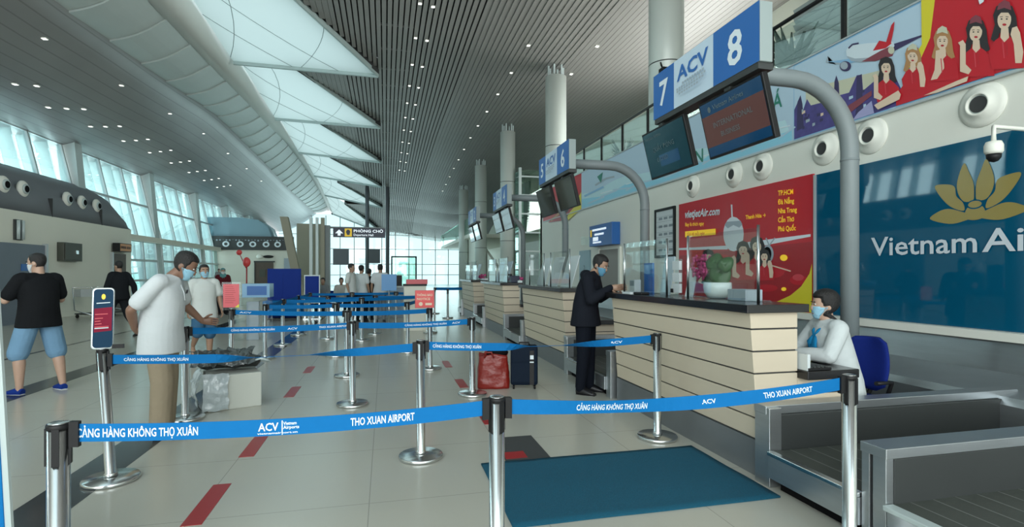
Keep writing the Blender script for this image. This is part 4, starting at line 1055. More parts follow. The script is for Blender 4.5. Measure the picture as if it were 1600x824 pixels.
m = MB(); m.box(.07,.125,-.137,-.13,.06,.50); m.build('strap','black_plastic',t); m = MB(); m.box(.075,.12,-.142,-.136,.39,.44); m.box(.072,.122,-.142,-.136,.345,.36); m.build('badge','print_white',t)
for sx_ in (-1,1):
    for sy_ in (-1,1): MB().cyl((.135*sx_-.012,.09*sy_,.026),(.135*sx_+.012,.09*sy_,.026),.026,seg=16).build('wheel','black_plastic',t)
MB().tube([(-.07,0,.55),(-.06,0,.585),(.06,0,.585),(.07,0,.55)],.012,8).build('handle','black_plastic',t); 
t = tag(MB().ell((0,0,0),(.14,.09,.06)).build('black_pouch','black_matte',None,0,(1.44,6.86,.50)),'small black bag slumped on the red shopping bag','bag')

# left edge kiosk frame
t = thing('standing_display','silver framed display with a blue lower panel, cut by the left edge','display',(-1.473,2.613,0),-YAW)
m = MB(); m.hexa([(-.60,0,0),(-.008,0,0),(-.008,.012,0),(-.60,.012,0),(-.60,0,1.55),(-.10,0,1.55),(-.10,.012,1.55),(-.60,.012,1.55)]); m.build('frame','pale_metal',t)
m = MB(); m.hexa([(-.59,-.004,.1),(-.042,-.004,.1),(-.042,.0,.1),(-.59,.0,.1),(-.59,-.004,1.15),(-.10,-.004,1.15),(-.10,.0,1.15),(-.59,.0,1.15)]); m.build('panel','belt_blue',t)

# ------------------------------------------------------------------ things on the counters
def on_counter(): pass
Z0 = 1.266
t = thing('potted_plant','broad-leaved plant with pink flowers in a round white bowl on the counter','plant',(2.92,4.24,Z0))
m = MB(); m.lathe([(.06,0),(.085,.01),(.112,.05),(.122,.10),(.118,.145),(.108,.145),(.11,.10),(.02,.08)],seg=32); m.build('bowl','ceramic',t)
def leafm(mb, base, tip, w, curl=.02, n=8):
    base, tip = V(base), V(tip); d = tip-base; s_ = V((.15,-.9,.25)).cross(d).cross(d); s_ = d.cross(V((.8,.3,.1))); s_.normalize(); nn = d.cross(s_).normalized(); vs = []
    for i in range(n+1):
        t_ = i/n; ww = w*math.sin(pi*min(.97,max(.04,t_**.75))); c_ = base+d*t_
        for q in (-1,-.5,0,.5,1): vs.append(c_+s_*ww*q+nn*(curl*(q*q)-.02*sin(pi*t_)))
    mb.add(vs, [(i*5+j,i*5+j+1,(i+1)*5+j+1,(i+1)*5+j) for i in range(n) for j in range(4)], True)
def leafthing(spec, mt, thick=.003):
    m = MB(); 
    for s_ in spec: leafm(m, *s_)
    o = m.build('leaves', mt, t); so = o.modifiers.new('solid','SOLIDIFY'); so.thickness = thick; return o
m = MB()
def round_leaf(mb, c, r, nrm, tip):
    c = V(c); n_ = V(nrm).normalized(); u = V(tip); u = (u-n_*u.dot(n_)).normalized(); w = n_.cross(u); rows = []
    for q in (0.02,.35,.7,1.0):
        ring = []
        for k in range(20):
            th = 2*pi*k/20; rad = r*q*(1+.28*max(0,cos(th))**6-.16*max(0,-cos(th))**8)
            ring.append(c+u*(rad*cos(th))+w*(rad*.92*sin(th))-n_*(.022*q*q+.006*sin(3*th)*q))
        rows.append(ring)
    mb.loft(rows, False)
for a_ in [((-.02,-.06,.235),.105,(-.7,-.7,.25),(.1,-.3,-1)),((-.03,.0,.33),.085,(-.6,-.6,.5),(0,-.1,1)),((-.02,-.14,.30),.07,(-.5,-.8,.1),(.2,-.6,.6)),((0,.10,.20),.08,(-.6,-.3,.8),(0,1,-.2)),((.02,.16,.17),.07,(-.4,-.2,.9),(0,1,-.3)),((-.05,.06,.16),.06,(-.8,.1,.5),(-.2,.5,-.8))]: round_leaf(m, *a_)
o = m.build('leaves','leaf',t); so = o.modifiers.new('solid','SOLIDIFY'); so.thickness = .003
m = MB()
for p_ in [(-.02,-.06,.235),(-.03,.0,.33),(-.02,-.14,.30),(0,.10,.20)]: m.tube([(0,0,.12),(p_[0]*.5+.02,p_[1]*.5,p_[2]*.55+.06),(p_[0]+.012,p_[1]+.012,p_[2])],.004,6)
m.build('leaf_stalks','leaf_dark',t)
m = MB()
for i in range(34):
    p = V((-.05+random.uniform(-.05,.05), .07+random.uniform(0,.20), .22+random.uniform(0,.20))); p.z += (p.y-.07)*-.3
    for q in range(4):
        a_ = q*pi/2+random.random(); d_ = V((cos(a_)*.4,cos(a_),sin(a_)))*.022; m.ell(p+d_,(.008,.018,.016),Matrix.Rotation(a_,3,'X'),8,5)
m.build('flowers','petal',t)
m = MB()
for i in range(7): m.tube([(0,.01*i-.03,.12),(-.03,.05+.02*i,.25),(-.05,.09+.02*i,.34)],.003,5)
m.build('stems','leaf_dark',t)
t = thing('desk_tray','grey box tray with papers beside the white bowl','tray',(2.89,3.84,Z0)); MB().box(-.08,.08,-.13,.10,0,.095).build('body','grey_print',t,.004); MB().box(-.085,.085,-.22,.12,.0,.012).build('sheet_tray','acrylic',t)
def sheet_stand(x, y, w, h, lab, rz=0, m_='paper'):
    t = thing('paper_stand', lab, 'paper', (x,y,Z0), rz, 'white paper stands on the nearest counter'); MB().hexa([(-.01,-w/2,0),(.0,-w/2,0),(.0,w/2,0),(-.01,w/2,0),(.05,-w/2,h),(.06,-w/2,h),(.06,w/2,h),(.05,w/2,h)]).build('sheet',m_,t); MB().box(-.03,.09,-w/2,w/2,0,.006).build('foot','acrylic',t); return t
sheet_stand(2.86,4.60,.13,.28,'white paper sheet standing just left of the flower bowl'); 
o = sheet_stand(2.86,5.05,.20,.40,'tall pale sheet standing below the framed notice',0,mat('paper_blue',(.42,.52,.58),.6)); 
t = thing('brochure_stand','small clear stand with leaflets between the two paper sheets','stand',(2.85,4.83,Z0)); MB().box(-.03,.05,-.07,.07,0,.03).build('foot','acrylic',t)
for z in (.03,.14,.26): MB().box(.0,.03,-.065,.065,z,z+.09).build('leaflet','paper',t)
MB().box(.03,.035,-.07,.07,0,.37).build('back','acrylic',t); MB().box(-.025,-.01,.03,.06,.03,.07).build('clip','black_plastic',t)
t = thing('card_holder','small white card holder on the counter in front of the man in black','holder',(2.80,5.62,Z0)); MB().box(-.04,.04,-.06,.06,0,.15).build('body','paper',t,.004); MB().box(-.045,-.04,-.05,.05,.08,.14).build('window','paper_line',t)
t = thing('blue_card_panel','dark blue card standing behind the man in black\'s mask','panel',(2.90,5.48,Z0)); MB().box(-.01,.01,-.10,.10,0,.34).build('card','sign_blue',t); MB().box(-.03,.03,-.1,.1,0,.01).build('foot','acrylic',t)
t = tag(MB().box(-.05,.05,-.10,.10,0,.02).build('paper_pad','paper',None,0,(2.62,5.38,Z0)),'white pad lying on the counter beside the man in black','paper')
t = tag(MB().box(-.05,.05,-.09,.09,0,.025).build('black_stapler','black_plastic',None,.008,(2.64,5.16,Z0)),'flat black object on the counter right of the white pad','stapler')
for k in (1,2,3):
    y0 = 3.37+PITCH*k; wh = ['','second','third','farthest'][k]
    for j, (yy, lean) in enumerate([(.5,.1),(1.2,.1),(1.9,.1)] if k == 1 else [(.7,.05),(1.6,.05)]):
        t = thing('paper_stand','leaning pale board %s on the %s counter'%(['nearest the end','in the middle','at the far end'][j],wh),'board',(2.84,y0+yy,Z0),0,'leaning boards on the far counters')
        MB().hexa([(-.03,-.26,0),(-.02,-.26,0),(-.02,.26,0),(-.03,.26,0),(.10,-.30,.5),(.11,-.30,.5),(.11,.22,.5),(.10,.22,.5)]).build('board','paper' if k==1 else 'grey_print',t); MB().box(-.04,.1,-.25,.25,0,.008).build('foot','acrylic',t)
    m = MB(); 
    for i in range(14): p = V((random.uniform(-.05,.05),random.uniform(-.6,.6),random.uniform(.03,.16))); m.ell(p,(.05,.06,.03),Matrix.Rotation(random.random()*3,3,'X'),6,4)
    if k > 1:
        t = thing('flower_arrangement','small arrangement of pale flowers on the %s counter'%wh,'flowers',(3.01,y0+.6,Z0),0); m.build('petals','petal',t); MB().box(-.05,.05,-.6,.6,0,.05).build('trough','ceramic',t)
t = thing('phone_set','dark desk telephone on the end of the third counter','telephone',(2.91,11.97,Z0)); MB().box(-.1,.1,-.1,.1,0,.16).build('body','sign_dark',t,.01); MB().box(-.12,-.08,-.12,.12,.16,.2).build('handset','black_plastic',t,.01)
# items on the agent's desk
t = thing('keyboard','black keyboard on the agent\'s desk','keyboard',(3.12,3.40,.776),0); MB().box(-.1,.1,-.12,.20,0,.02).build('case','black_plastic',t,.004); m = MB()
for i in range(5):
    for j in range(9): m.box(-.085+i*.034,-.06+i*.034,-.11+j*.033,-.085+j*.033,.02,.028)
m.build('keys','dark_steel',t)
t = tag(MB().box(-.015,.01,-.05,.05,.0,.12).build('white_card','paper',None,0,(3.03,3.34,.776)),'white and black card standing at the corner of the agent\'s desk','card')
# agent chair
t = thing('office_chair','dark blue padded office chair with rounded backrest behind the agent','chair',(3.87,3.74,0),R(100))
m = MB(); rings = []
for i in range(13):
    a_ = i/12; z = .50+.44*a_; w = .215*(math.sin(pi*(.22+.56*a_))**.55)*(1-.12*a_) * (1 if 0<i<12 else .7); yb = -.20-.06*a_
    rings.append([(w*cos(2*pi*k/28), yb+(.035+.02*cos(2*pi*k/28)**2)*sin(2*pi*k/28)-.05*cos(2*pi*k/28)**2*-1, z) for k in range(28)])
m.loft(rings); m.build('backrest','chair_blue',t)
m = MB(); m.lathe([(.02,.40),(.19,.40),(.215,.42),(.215,.44),(.19,.455),(.02,.46)],seg=28); m.build('seat','chair_blue',t)
m = MB(); m.tube([(0,.0,.42),(0,-.20,.42),(0,-.27,.50),(0,-.27,.66)],[(.03,.012)]*4,8); m.build('back_bracket','black_plastic',t)
m = MB(); m.cyl((0,0,.1),(0,0,.43),.03); m.build('gas_lift','black_plastic',t)
m = MB()
for i in range(5): a_ = 2*pi*i/5; m.tube([(0,0,.12),(.20*cos(a_),.20*sin(a_),.06)],[.025,.018],8); m.ell((.20*cos(a_),.20*sin(a_),.028),(.028,.028,.028))
m.build('star_base','black_plastic',t)
for s_ in (-1,1): MB().tube([(.2*s_,-.02,.44),(.27*s_,-.02,.46),(.27*s_,-.1,.60),(.27*s_,.1,.61)],.018,8).build('armrest','black_plastic',t)
# ------------------------------------------------------------------ people
mat('skin', (.36,.22,.15), .5, var=.06, vscale=20); mat('skin_dark', (.22,.12,.08), .5, var=.06, vscale=20); mat('skin_pale', (.48,.31,.23), .5, var=.05, vscale=20)
mat('hair_black', (.008,.007,.007), .5, bump=.5, bscale=120); mat('eye_white',(.6,.6,.58),.3); mat('lips',(.35,.12,.10),.5); mat('mask_blue',(.28,.52,.66),.7,bump=.25,bscale=40); mat('mask_dark',(.10,.28,.42),.7,bump=.25,bscale=40); mat('mask_white',(.62,.66,.68),.7)
def cloth(name, c, b=.55, s=7, r=.85): return mat(name, c, r, var=.06, vscale=4, bump=b, bscale=s, spec=.12)
cloth('tee_black',(.010,.011,.013)); cloth('shorts_blue',(.17,.31,.46),.7,9); cloth('cloth_dark',(.012,.014,.017)); cloth('polo_white',(.60,.64,.66),.5,8); cloth('khaki',(.29,.24,.17),.9,8); cloth('tee_white',(.62,.66,.64),.4,8); cloth('denim',(.05,.13,.23),.6,12)
cloth('maroon',(.09,.012,.018)); cloth('hijab_teal',(.10,.26,.27),.6,10); cloth('hoodie',(.010,.012,.018),.6,9); cloth('trouser_navy',(.006,.008,.014),.6,8); cloth('shirt_office',(.58,.63,.64),.6,10); cloth('scarf_blue',(.015,.24,.50),.7,14); cloth('grey_cloth',(.20,.22,.23)); cloth('shoe_blue',(.01,.035,.22),.2,60); mat('shoe_white',(.6,.62,.62),.5); mat('shoe_black',(.012,.012,.014),.4); mat('sandal',(.03,.02,.018),.6)
cloth('beige_cloth',(.42,.42,.38))

def remesh(o, vox, smooth=4):
    bpy.context.view_layer.objects.active = o
    m = o.modifiers.new('r','REMESH'); m.mode = 'VOXEL'; m.voxel_size = vox; m.use_smooth_shade = True
    s = o.modifiers.new('s','SMOOTH'); s.iterations = smooth; s.factor = .5
    dg = bpy.context.evaluated_depsgraph_get(); dg.update()
    me = bpy.data.meshes.new_from_object(o.evaluated_get(dg)); mats = [x for x in o.data.materials]
    o.modifiers.clear(); old = o.data; o.data = me; bpy.data.meshes.remove(old)
    me.materials.clear()
    for x in mats: me.materials.append(x)
    me.polygons.foreach_set('use_smooth', [True]*len(me.polygons)); me.polygons.foreach_set('material_index',[0]*len(me.polygons))
def append_geo(o, mb):
    """adds more pieces (fingers, face) to the same body mesh"""
    bm = bmesh.new(); bm.from_mesh(o.data); me2 = bpy.data.meshes.new('x'); me2.from_pydata(mb.v, [], mb.f)
    base = len(o.data.materials)
    for x in mb.mats: o.data.materials.append(x)
    me2.polygons.foreach_set('material_index',[base+i for i in mb.m]); me2.polygons.foreach_set('use_smooth', mb.sm); me2.update()
    bm.from_mesh(me2); bm.to_mesh(o.data); bm.free(); bpy.data.meshes.remove(me2)

HEADR = [(-.008,.016,.070,.030),(.004,.034,.084,.012),(.03,.048,.090,-.02),(.06,.058,.093,-.060),(.09,.065,.092,-.084),(.12,.071,.091,-.096),(.15,.074,.088,-.101),(.18,.070,.078,-.097),(.205,.058,.058,-.082),(.222,.038,.034,-.058),(.232,.012,.0,-.025)]
def head_ring(z, w, yf, yb, off=lambda a, z: 1., n=28, sub=None):
    cy = (yf+yb)/2; ry = (yf-yb)/2; out = []
    for k in range(n):
        a = 2*pi*k/n; f = off(a, z)          # a = 90deg is the front
        out.append(V((w*cos(a)*f, cy+ry*sin(a)*f, z)))
    return out
def headshape(off=lambda a,z: 1., fine=3, zoff=lambda a,z: 0):
    rings = []
    for (a_, b_) in zip(HEADR[:-1], HEADR[1:]):
        for i in range(fine):
            t = i/fine; q = [a_[j]+(b_[j]-a_[j])*t for j in range(4)]; rings.append(head_ring(*q, off))
    rings.append(head_ring(*HEADR[-1], off))
    return rings
def frontness(a): return sin(a)

def person(lab, loc, heading, height=1.70, J=None, build=1., top='tee_black', sleeve='short', bottom='long', bot='cloth_dark', shoes='shoe_black', skin='skin', hair='short', mask=None, head=(0,0,0), hands=True, vox=.012, torso_len=None, extras=None, collar=False, curl=(.5,.5), belly=0, name='person', group=None, hoodie=False, palm=None, hemz=None, barefeet=False):
    """heading: degrees of the walking direction in the plan; J overrides joints of a 1.70 m figure (x right, y forward, z up)"""
    s = height/1.70
    K = dict(pelvis=(0,0,.93), waist=(0,0,1.06), chest=(0,0,1.24), neckb=(0,-.005,1.42), head=(0,.015,1.47),
             shR=(.175,-.005,1.385), elR=(.235,-.02,1.12), wrR=(.245,.05,.88), shL=(-.175,-.005,1.385), elL=(-.235,-.02,1.12), wrL=(-.245,.05,.88),
             hiR=(.088,0,.90), knR=(.10,.015,.49), anR=(.105,-.02,.075), hiL=(-.088,0,.90), knL=(-.10,.015,.49), anL=(-.105,-.02,.075), toR=None, toL=None, hR=None, hL=None)
    if J: K.update(J)
    K = {k: (V(v)*s if v is not None else None) for k, v in K.items()}
    r = thing(name, lab, 'person', loc, R(heading-90), group)
    B = build*s
    X = V((1,0,0)); seg = 16
    # torso frames
    shm = (K['shR']-K['shL']).normalized(); him = (K['hiR']-K['hiL']).normalized()
    spine = [K['pelvis']-V((0,0,.05*s)), K['pelvis'], K['waist'], K['chest'], (K['chest']+K['neckb'])/2+V((0,0,.02*s)), K['neckb']]
    def torso(mb, grow, low=None, top_=1., bel=belly):
        rad = [(.145,.105),(.160,.112),(.142,.105+bel),(.165,.118+bel*.5),(.168,.098),(.075,.065)]
        pts = list(spine); rr_ = [(a*B+grow, b*B+grow) for a, b in rad]; 
        if low is not None: pts = [K['pelvis']-V((0,0,low*s))]+pts; Bm = max(B,1.07*s); rr_ = [(.196*Bm+grow,.150*Bm+grow)]+rr_; rr_[1] = (.188*Bm+grow,.142*Bm+grow); rr_[2] = (.182*Bm+grow,.134*Bm+grow); rr_[3] = (.162*B+grow,.120*B+grow+bel); 
        # interpolate rings with blended right axis
        rings = []; n = len(pts)
        P_ = []; 
        for i in range(n-1):
            for q in range(4):
                t = q/4; P_.append((pts[i].lerp(pts[i+1], t), (rr_[i][0]*(1-t)+rr_[i+1][0]*t, rr_[i][1]*(1-t)+rr_[i+1][1]*t), (i+t)/(n-1)))
        P_.append((pts[-1], rr_[-1], 1))
        for i, (p, (a, b), t) in enumerate(P_):
            d = (P_[min(i+1,len(P_)-1)][0]-P_[max(i-1,0)][0]).normalized(); ax = him.lerp(shm, t).normalized(); u = (ax-d*ax.dot(d)).normalized(); w = d.cross(u)
            rings.append([p+u*(a*(abs(cos(th))**.85*(1 if cos(th)>0 else -1)))+w*(b*sin(th)) for th in [2*pi*k/24 for k in range(24)]])
        mb.loft(rings)
        mb.ell(K['shR']-shm*.03*s, (.068*B+grow,.062*B+grow,.062*B+grow)); mb.ell(K['shL']+shm*.03*s, (.068*B+grow,.062*B+grow,.062*B+grow))
        mb.tube([K['shL']-V((0,0,.0)), K['neckb']-V((0,0,.03*s)), K['shR']], [.050*B+grow,.062*B+grow,.050*B+grow], 14)
    def limb(mb, pts, rad): 
        P_, Q = [], []
        for i in range(len(pts)-1):
            for q in range(4): t = q/4; P_.append(pts[i].lerp(pts[i+1],t)); Q.append(rad[i]*(1-t)+rad[i+1]*t)
        P_.append(pts[-1]); Q.append(rad[-1]); mb.tube(P_, Q, 14)
        for p, q in zip(pts, rad): mb.ell(p, (q*.98,)*3, None, 12, 7)
    def elbow_mid(a, b, t=.5): return a.lerp(b, t)
    # --- body
    mb = MB(); torso(mb, -.006)
    for sd in 'RL':
        sh, el, wr = K['sh'+sd], K['el'+sd], K['wr'+sd]
        limb(mb, [sh, el, elbow_mid(el, wr, .3), wr], [.045*B,.038*B,.040*B,.026*s])
        hi, kn, an = K['hi'+sd], K['kn'+sd], K['an'+sd]
        limb(mb, [hi, kn, elbow_mid(kn, an, .3)+V((0,-.012*s,0)), an], [.078*B,.054*B,.055*B,.036*s])
        to = K['to'+sd] or (V((an.x*1.18, an.y+.17*s, .025*s)))
        K['to'+sd] = to
        mb.tube([an-V((0,.03*s,.025*s)), an.lerp(to,.45)-V((0,0,.012*s)), to], [(.030*s,.032*s),(.028*s,.040*s),(.014*s,.036*s)], 12, (0,0,1))
    # head
    hy, hp, hr = [R(q) for q in head]
    RM = Matrix.Rotation(hy,3,'Z') @ Matrix.Rotation(hp,3,'X') @ Matrix.Rotation(hr,3,'Y')
    hc = K['head']
    pv = hc
    def HT(p): return hc + RM @ (V(p)*s)
    mb.tube([K['neckb']-V((0,0,.05*s)), K['neckb']+V((0,.0,.02*s)), HT((0,-.012,.055))], [.062*s*build**.5,.052*s*build**.5,.050*s], 16)
    mb.loft([[HT(p) for p in rg] for rg in headshape()])
    mb.ell(HT((0,.096,.088)), (.013*s,.018*s,.026*s), RM); mb.ell(HT((0,.10,.077)), (.018*s,.014*s,.012*s), RM)
    for q in (-1,1): mb.ell(HT((.074*q,-.012,.098)), (.009*s,.02*s,.032*s), RM@Matrix.Rotation(R(-12),3,'X'))
    body = mb.build('body', skin, r); remesh(body, vox, 3)
    fx = MB()
    for q in (-1,1):
        fx.mat('eye_white').ell(HT((.030*q,.083,.118)), (.014*s,.008*s,.007*s), RM, 10, 6)
        fx.mat('black_matte').ell(HT((.030*q,.0895,.118)), (.0055*s,.003*s,.0058*s), RM, 8, 5)
        fx.mat('hair_black').ell(HT((.031*q,.090,.138)), (.021*s,.006*s,.0045*s), RM, 10, 5)
    fx.mat('lips').ell(HT((0,.090,.040)), (.024*s,.008*s,.008*s), RM, 10, 6)
    # hands
    fx.mat(skin)
    if hands:
        for sd in 'RL':
            wr, el = K['wr'+sd], K['el'+sd]; d = (wr-el).normalized()
            if K['h'+sd] is not None: d = K['h'+sd].normalized()
            sg = 1 if sd == 'R' else -1
            n_ = V((-sg,0,0)); 
            if palm and palm.get(sd): n_ = V(palm[sd])
            n_ = (n_-d*n_.dot(d)).normalized(); side = d.cross(n_).normalized()   # across the palm
            if side.y < 0 and not (palm and palm.get(sd)): side = -side
            c0 = wr-d*.015*s; hl = .09*s
            fx.tube([c0, wr+d*.03*s, wr+d*.065*s, wr+d*.09*s], [(.020*s,.026*s),(.018*s,.036*s),(.016*s,.040*s),(.011*s,.036*s)], 12, n_)
            cu = curl[0] if sd=='R' else curl[1]
            for fi, (o_, ln) in enumerate([(.030,.070),(.010,.078),(-.010,.073),(-.029,.058)]):
                p = wr+d*.082*s+side*o_*s; pts = [p-d*.02*s, p]; dd = d.copy(); 
                for q, (fr, ax_) in enumerate([(.45,.6),(.32,.9),(.23,.7)]):
                    dd = (Matrix.Rotation(0,3,'X') @ dd); ang = cu*ax_; dd = (dd*cos(ang)+n_*sin(ang)).normalized() if q == 0 else (dd*cos(ang)+ (n_-dd*n_.dot(dd)).normalized()*sin(ang)).normalized()
                    p = p+dd*ln*fr*s; pts.append(p)
                fx.tube(pts, [.0088*s,.0092*s,.0085*s,.0078*s,.0062*s], 8)
            p = wr+d*.02*s+side*.022*s; dd = (d*.6+side*.7+n_*.35).normalized()
            fx.tube([p, p+dd*.035*s, p+dd*.058*s+d*.006*s, p+dd*.070*s+d*.020*s], [.012*s,.0115*s,.0098*s,.007*s], 8)
    append_geo(body, fx)
    # --- top
    mb = MB(); low = hemz if hemz is not None else .10; torso(mb, .012, low)
    for sd in 'RL':
        sh, el, wr = K['sh'+sd], K['el'+sd], K['wr'+sd]
        if sleeve == 'short': e = sh.lerp(el, .72); limb(mb, [sh, e], [.060*B+.006,.058*B+.014])
        elif sleeve == 'long': limb(mb, [sh, el, el.lerp(wr,.5), wr], [.060*B+.004,.052*B+.006,.046*B+.006,.036*B])
    if collar: mb.tube([K['neckb']-V((0,0,.012*s)), K['neckb']+V((0,.006,.030*s))], [(.072*s,.066*s),(.062*s,.062*s)], 18)
    if hoodie:
        mb.ell(K['neckb']+V((0,-.075*s,.0)), (.115*s,.085*s,.07*s), Matrix.Rotation(R(-25),3,'X')); mb.tube([K['neckb']-V((0,0,.03*s)),K['neckb']+V((0,-.02,.05*s))],[.085*s,.078*s],16)
        mb.ell(K['waist']+V((0,.11*s,-.02*s)),(.13*s,.03*s,.07*s))
    o = mb.build('hoodie' if hoodie else ('shirt' if collar else 'top'), top, r); remesh(o, vox, 3)
    # --- bottoms
    if bottom:
        mb = MB()
        pel = K['pelvis']
        mb.tube([pel+V((0,0,.05*s)), pel, pel-V((0,0,.075*s))], [(.140*B+.004,.100*B+.004),(.160*B+.004,.112*B+.004),(.158*B+.006,.110*B+.006)], 24, (1,0,0))
        for sd in 'RL':
            hi, kn, an = K['hi'+sd], K['kn'+sd], K['an'+sd]
            if bottom == 'shorts': e = kn+ (kn-hi).normalized()*.01*s; limb(mb, [hi, hi.lerp(kn,.5), e], [.094*B+.006,.088*B+.01,.082*B+.014])
            elif bottom == 'wide': limb(mb, [hi, kn, an+V((0,0,.02*s))], [.098*B+.006,.082*B+.008,.074*B+.008])
            else: limb(mb, [hi, kn, an+V((0,0,.0*s))], [.092*B+.004,.066*B+.006,.050*B+.004])
        o = mb.build('shorts' if bottom=='shorts' else 'trousers', bot, r); remesh(o, vox, 3)
    # --- shoes
    for sd in 'RL':
        an, to = K['an'+sd], K['to'+sd]; m = MB(); d = (to-an); d.z = 0; d.normalize(); up_ = V((0,0,1))
        heel = V((an.x,an.y,an.z-.045*s))-d*.045*s; tip = V((to.x,to.y,to.z+.0))+d*.02*s
        if barefeet:
            m.mat(shoes); m.tube([heel-V((0,0,.018*s)), heel.lerp(tip,.5)-V((0,0,.014*s)), tip-V((0,0,.016*s))],[(.008*s,.032*s),(.008*s,.036*s),(.008*s,.040*s)],12,(0,0,1))
            m.tube([heel.lerp(tip,.55)+d.cross(up_)*.04*s-V((0,0,.01)), heel.lerp(tip,.62)+V((0,0,.035*s)), heel.lerp(tip,.55)-d.cross(up_)*.04*s-V((0,0,.01))],.008*s,6)
            m.build('sandal',None,r); continue
        m.mat(shoes); m.tube([heel, heel.lerp(tip,.25)+V((0,0,.012*s)), heel.lerp(tip,.55)+V((0,0,.0)), heel.lerp(tip,.85)-V((0,0,.008*s)), tip-V((0,0,.012*s))],[(.040*s,.034*s),(.050*s,.041*s),(.038*s,.046*s),(.026*s,.046*s),(.015*s,.032*s)],14,(0,0,1))
        m.mat('shoe_white' if shoes=='shoe_blue' else shoes); m.tube([heel-V((0,0,.032*s)), heel.lerp(tip,.5)-V((0,0,.030*s)), tip-V((0,0,.024*s))],[(.012*s,.038*s),(.012*s,.048*s),(.011*s,.036*s)],14,(0,0,1))
        m.build('shoe',None,r)
    # --- hair
    if hair:
        n0 = {'short':(.176,.090,.040),'bob':(.165,.105,-.03),'crew':(.182,.105,.05),'cap':(.150,.12,.06)}[hair]; big = {'short':1.10,'bob':1.24,'crew':1.06,'cap':1.12}[hair]
        def off(a, z):
            f = frontness(a); fr, sd_, bk = n0
            line = sd_+(fr-sd_)*max(0,min(1,(f-.25)/.35)) if f > 0 else sd_+(bk-sd_)*min(1,-f/.35)
            t = max(0, min(1, (z-line)/.018+.5)); b_ = big
            if hair == 'bob': b_ = 1.16+.16*(1-max(0,min(1,(z-.03)/.19)))*(1-max(0,f)*.9)
            return .90+(b_-.90)*t
        m = MB(); rings = headshape(off, 4)
        if hair == 'bob':
            ex = [[V((.052*cos(2*pi*k/28), -.075+.028*sin(2*pi*k/28), z)) for k in range(28)] for z in (-.025,-.015)]
            rings = [[p for p in e] for e in ex]+[e for e in rings if e[0].z > .032]
            rings = [[V((p.x*(1.25 if p.z<.0 else 1), p.y-.0, p.z)) for p in e] for e in rings]
        top_z = {'crew':1.025,'bob':1.10}.get(hair,1.05)
        m.loft([[HT((p.x, p.y, p.z*top_z if p.z > .15 else p.z)) for p in rg] for rg in rings])
        o = m.build('hair','hair_black',r); remesh(o, .009 if vox < .011 else vox*.8, 2)
    if mask:
        def off(a, z):
            f = frontness(a); on = 1 if (f > .10 and -.004 < z < .092+.01*f) else 0
            return (1.075+.10*max(0,f-.7)*(1-abs(z-.05)/.06)) if on else .90
        m = MB(); m.loft([[HT(p) for p in rg] for rg in headshape(off, 4)])
        for q in (-1,1):
            for zz in (.07,.02): m.tube([HT((.055*q,.055,zz)), HT((.076*q,-.0,.095)), HT((.078*q,-.025,.10))],.0022*s,5)
        m.build('face_mask', mask, r)
    r['_s'] = s; del r['_s']
    return r, K, HT, s

# man in black tee and pale shorts, looking at a phone
p1, K, HT, s = person('stout man in a black t-shirt, light blue shorts and blue shoes looking at a phone', (-4.22,7.85,0), 150, 1.74,
    dict(shR=(.19,.0,1.385), shL=(-.19,.02,1.385), elR=(.27,.04,1.12), wrR=(.10,.27,1.17), elL=(-.28,.12,1.13), wrL=(-.13,.37,1.17), hL=(.3,.9,.1), hR=(-.3,.9,.1),
      hiR=(.10,0,.90), knR=(.18,-.02,.49), anR=(.20,-.10,.075), hiL=(-.10,0,.90), knL=(-.17,.08,.50), anL=(-.17,.06,.075)), 1.14, 'tee_black','short','shorts','shorts_blue','shoe_blue','skin_pale','crew','mask_white',(25,-8,0), vox=.011, belly=.03, hemz=.13)
t = tag(MB().box(-.038,.038,-.004,.004,-.075,.075).build('mobile_phone','black_plastic',None,.003,(0,0,0)),'black mobile phone held by the man in the black t-shirt','phone')
q = p1.matrix_basis @ V((-.0,.40*s,1.20*s)); t.location = q; t.rotation_euler = (R(-50),0,R(68))
# man in dark clothes walking away
person('man in dark long-sleeved clothes walking away near the white left wall', (-6.05,14.2,0), 150, 1.77,
    dict(knR=(.11,-.12,.48), anR=(.12,-.42,.13), toR=(.13,-.30,.03), knL=(-.10,.20,.52), anL=(-.10,.30,.075), elR=(.27,-.10,1.13), wrR=(.28,-.12,.90), elL=(-.25,.02,1.12), wrL=(-.24,.12,.90)), 1.12,'cloth_dark','long','long','cloth_dark','shoe_black','skin','crew',None, vox=.016)
# man in the white polo
p3, K, HT, s = person('man in a white polo shirt and khaki trousers bending his head over the carton', (-2.0,5.50,0), -4, 1.76,
    dict(pelvis=(0,0,.93), waist=(0,.0,1.06), chest=(0,.03,1.23), neckb=(0,.085,1.395), head=(0,.135,1.415), shR=(.175,.05,1.365), shL=(-.175,.07,1.365), elR=(.245,-.13,1.13), wrR=(.10,-.17,.97), elL=(-.33,.05,1.14), wrL=(-.42,.17,.98), hL=(-.25,.8,-.1), hR=(-.7,.1,-.5),
      knR=(.10,.05,.49), anR=(.10,.03,.075), knL=(-.10,.0,.49), anL=(-.13,-.03,.075)), 1.02,'polo_white','short','wide','khaki','shoe_black','skin_dark','short','mask_blue',(8,-30,0), vox=.010, belly=.035, collar=True, hemz=.19)
m = MB().box(-.032,.032,-.004,.004,-.018,.018); o = m.build('badge','black_plastic',p3,.002); o.location = (-.08*s,.175*s,1.275*s); o.rotation_euler = (R(-14),0,R(14))
m = MB().tube([(.0,.155*s,1.34*s),(.0,.182*s,1.27*s),(.0,.19*s,1.2*s)],.006,6); m.build('button_placket','polo_white',p3)
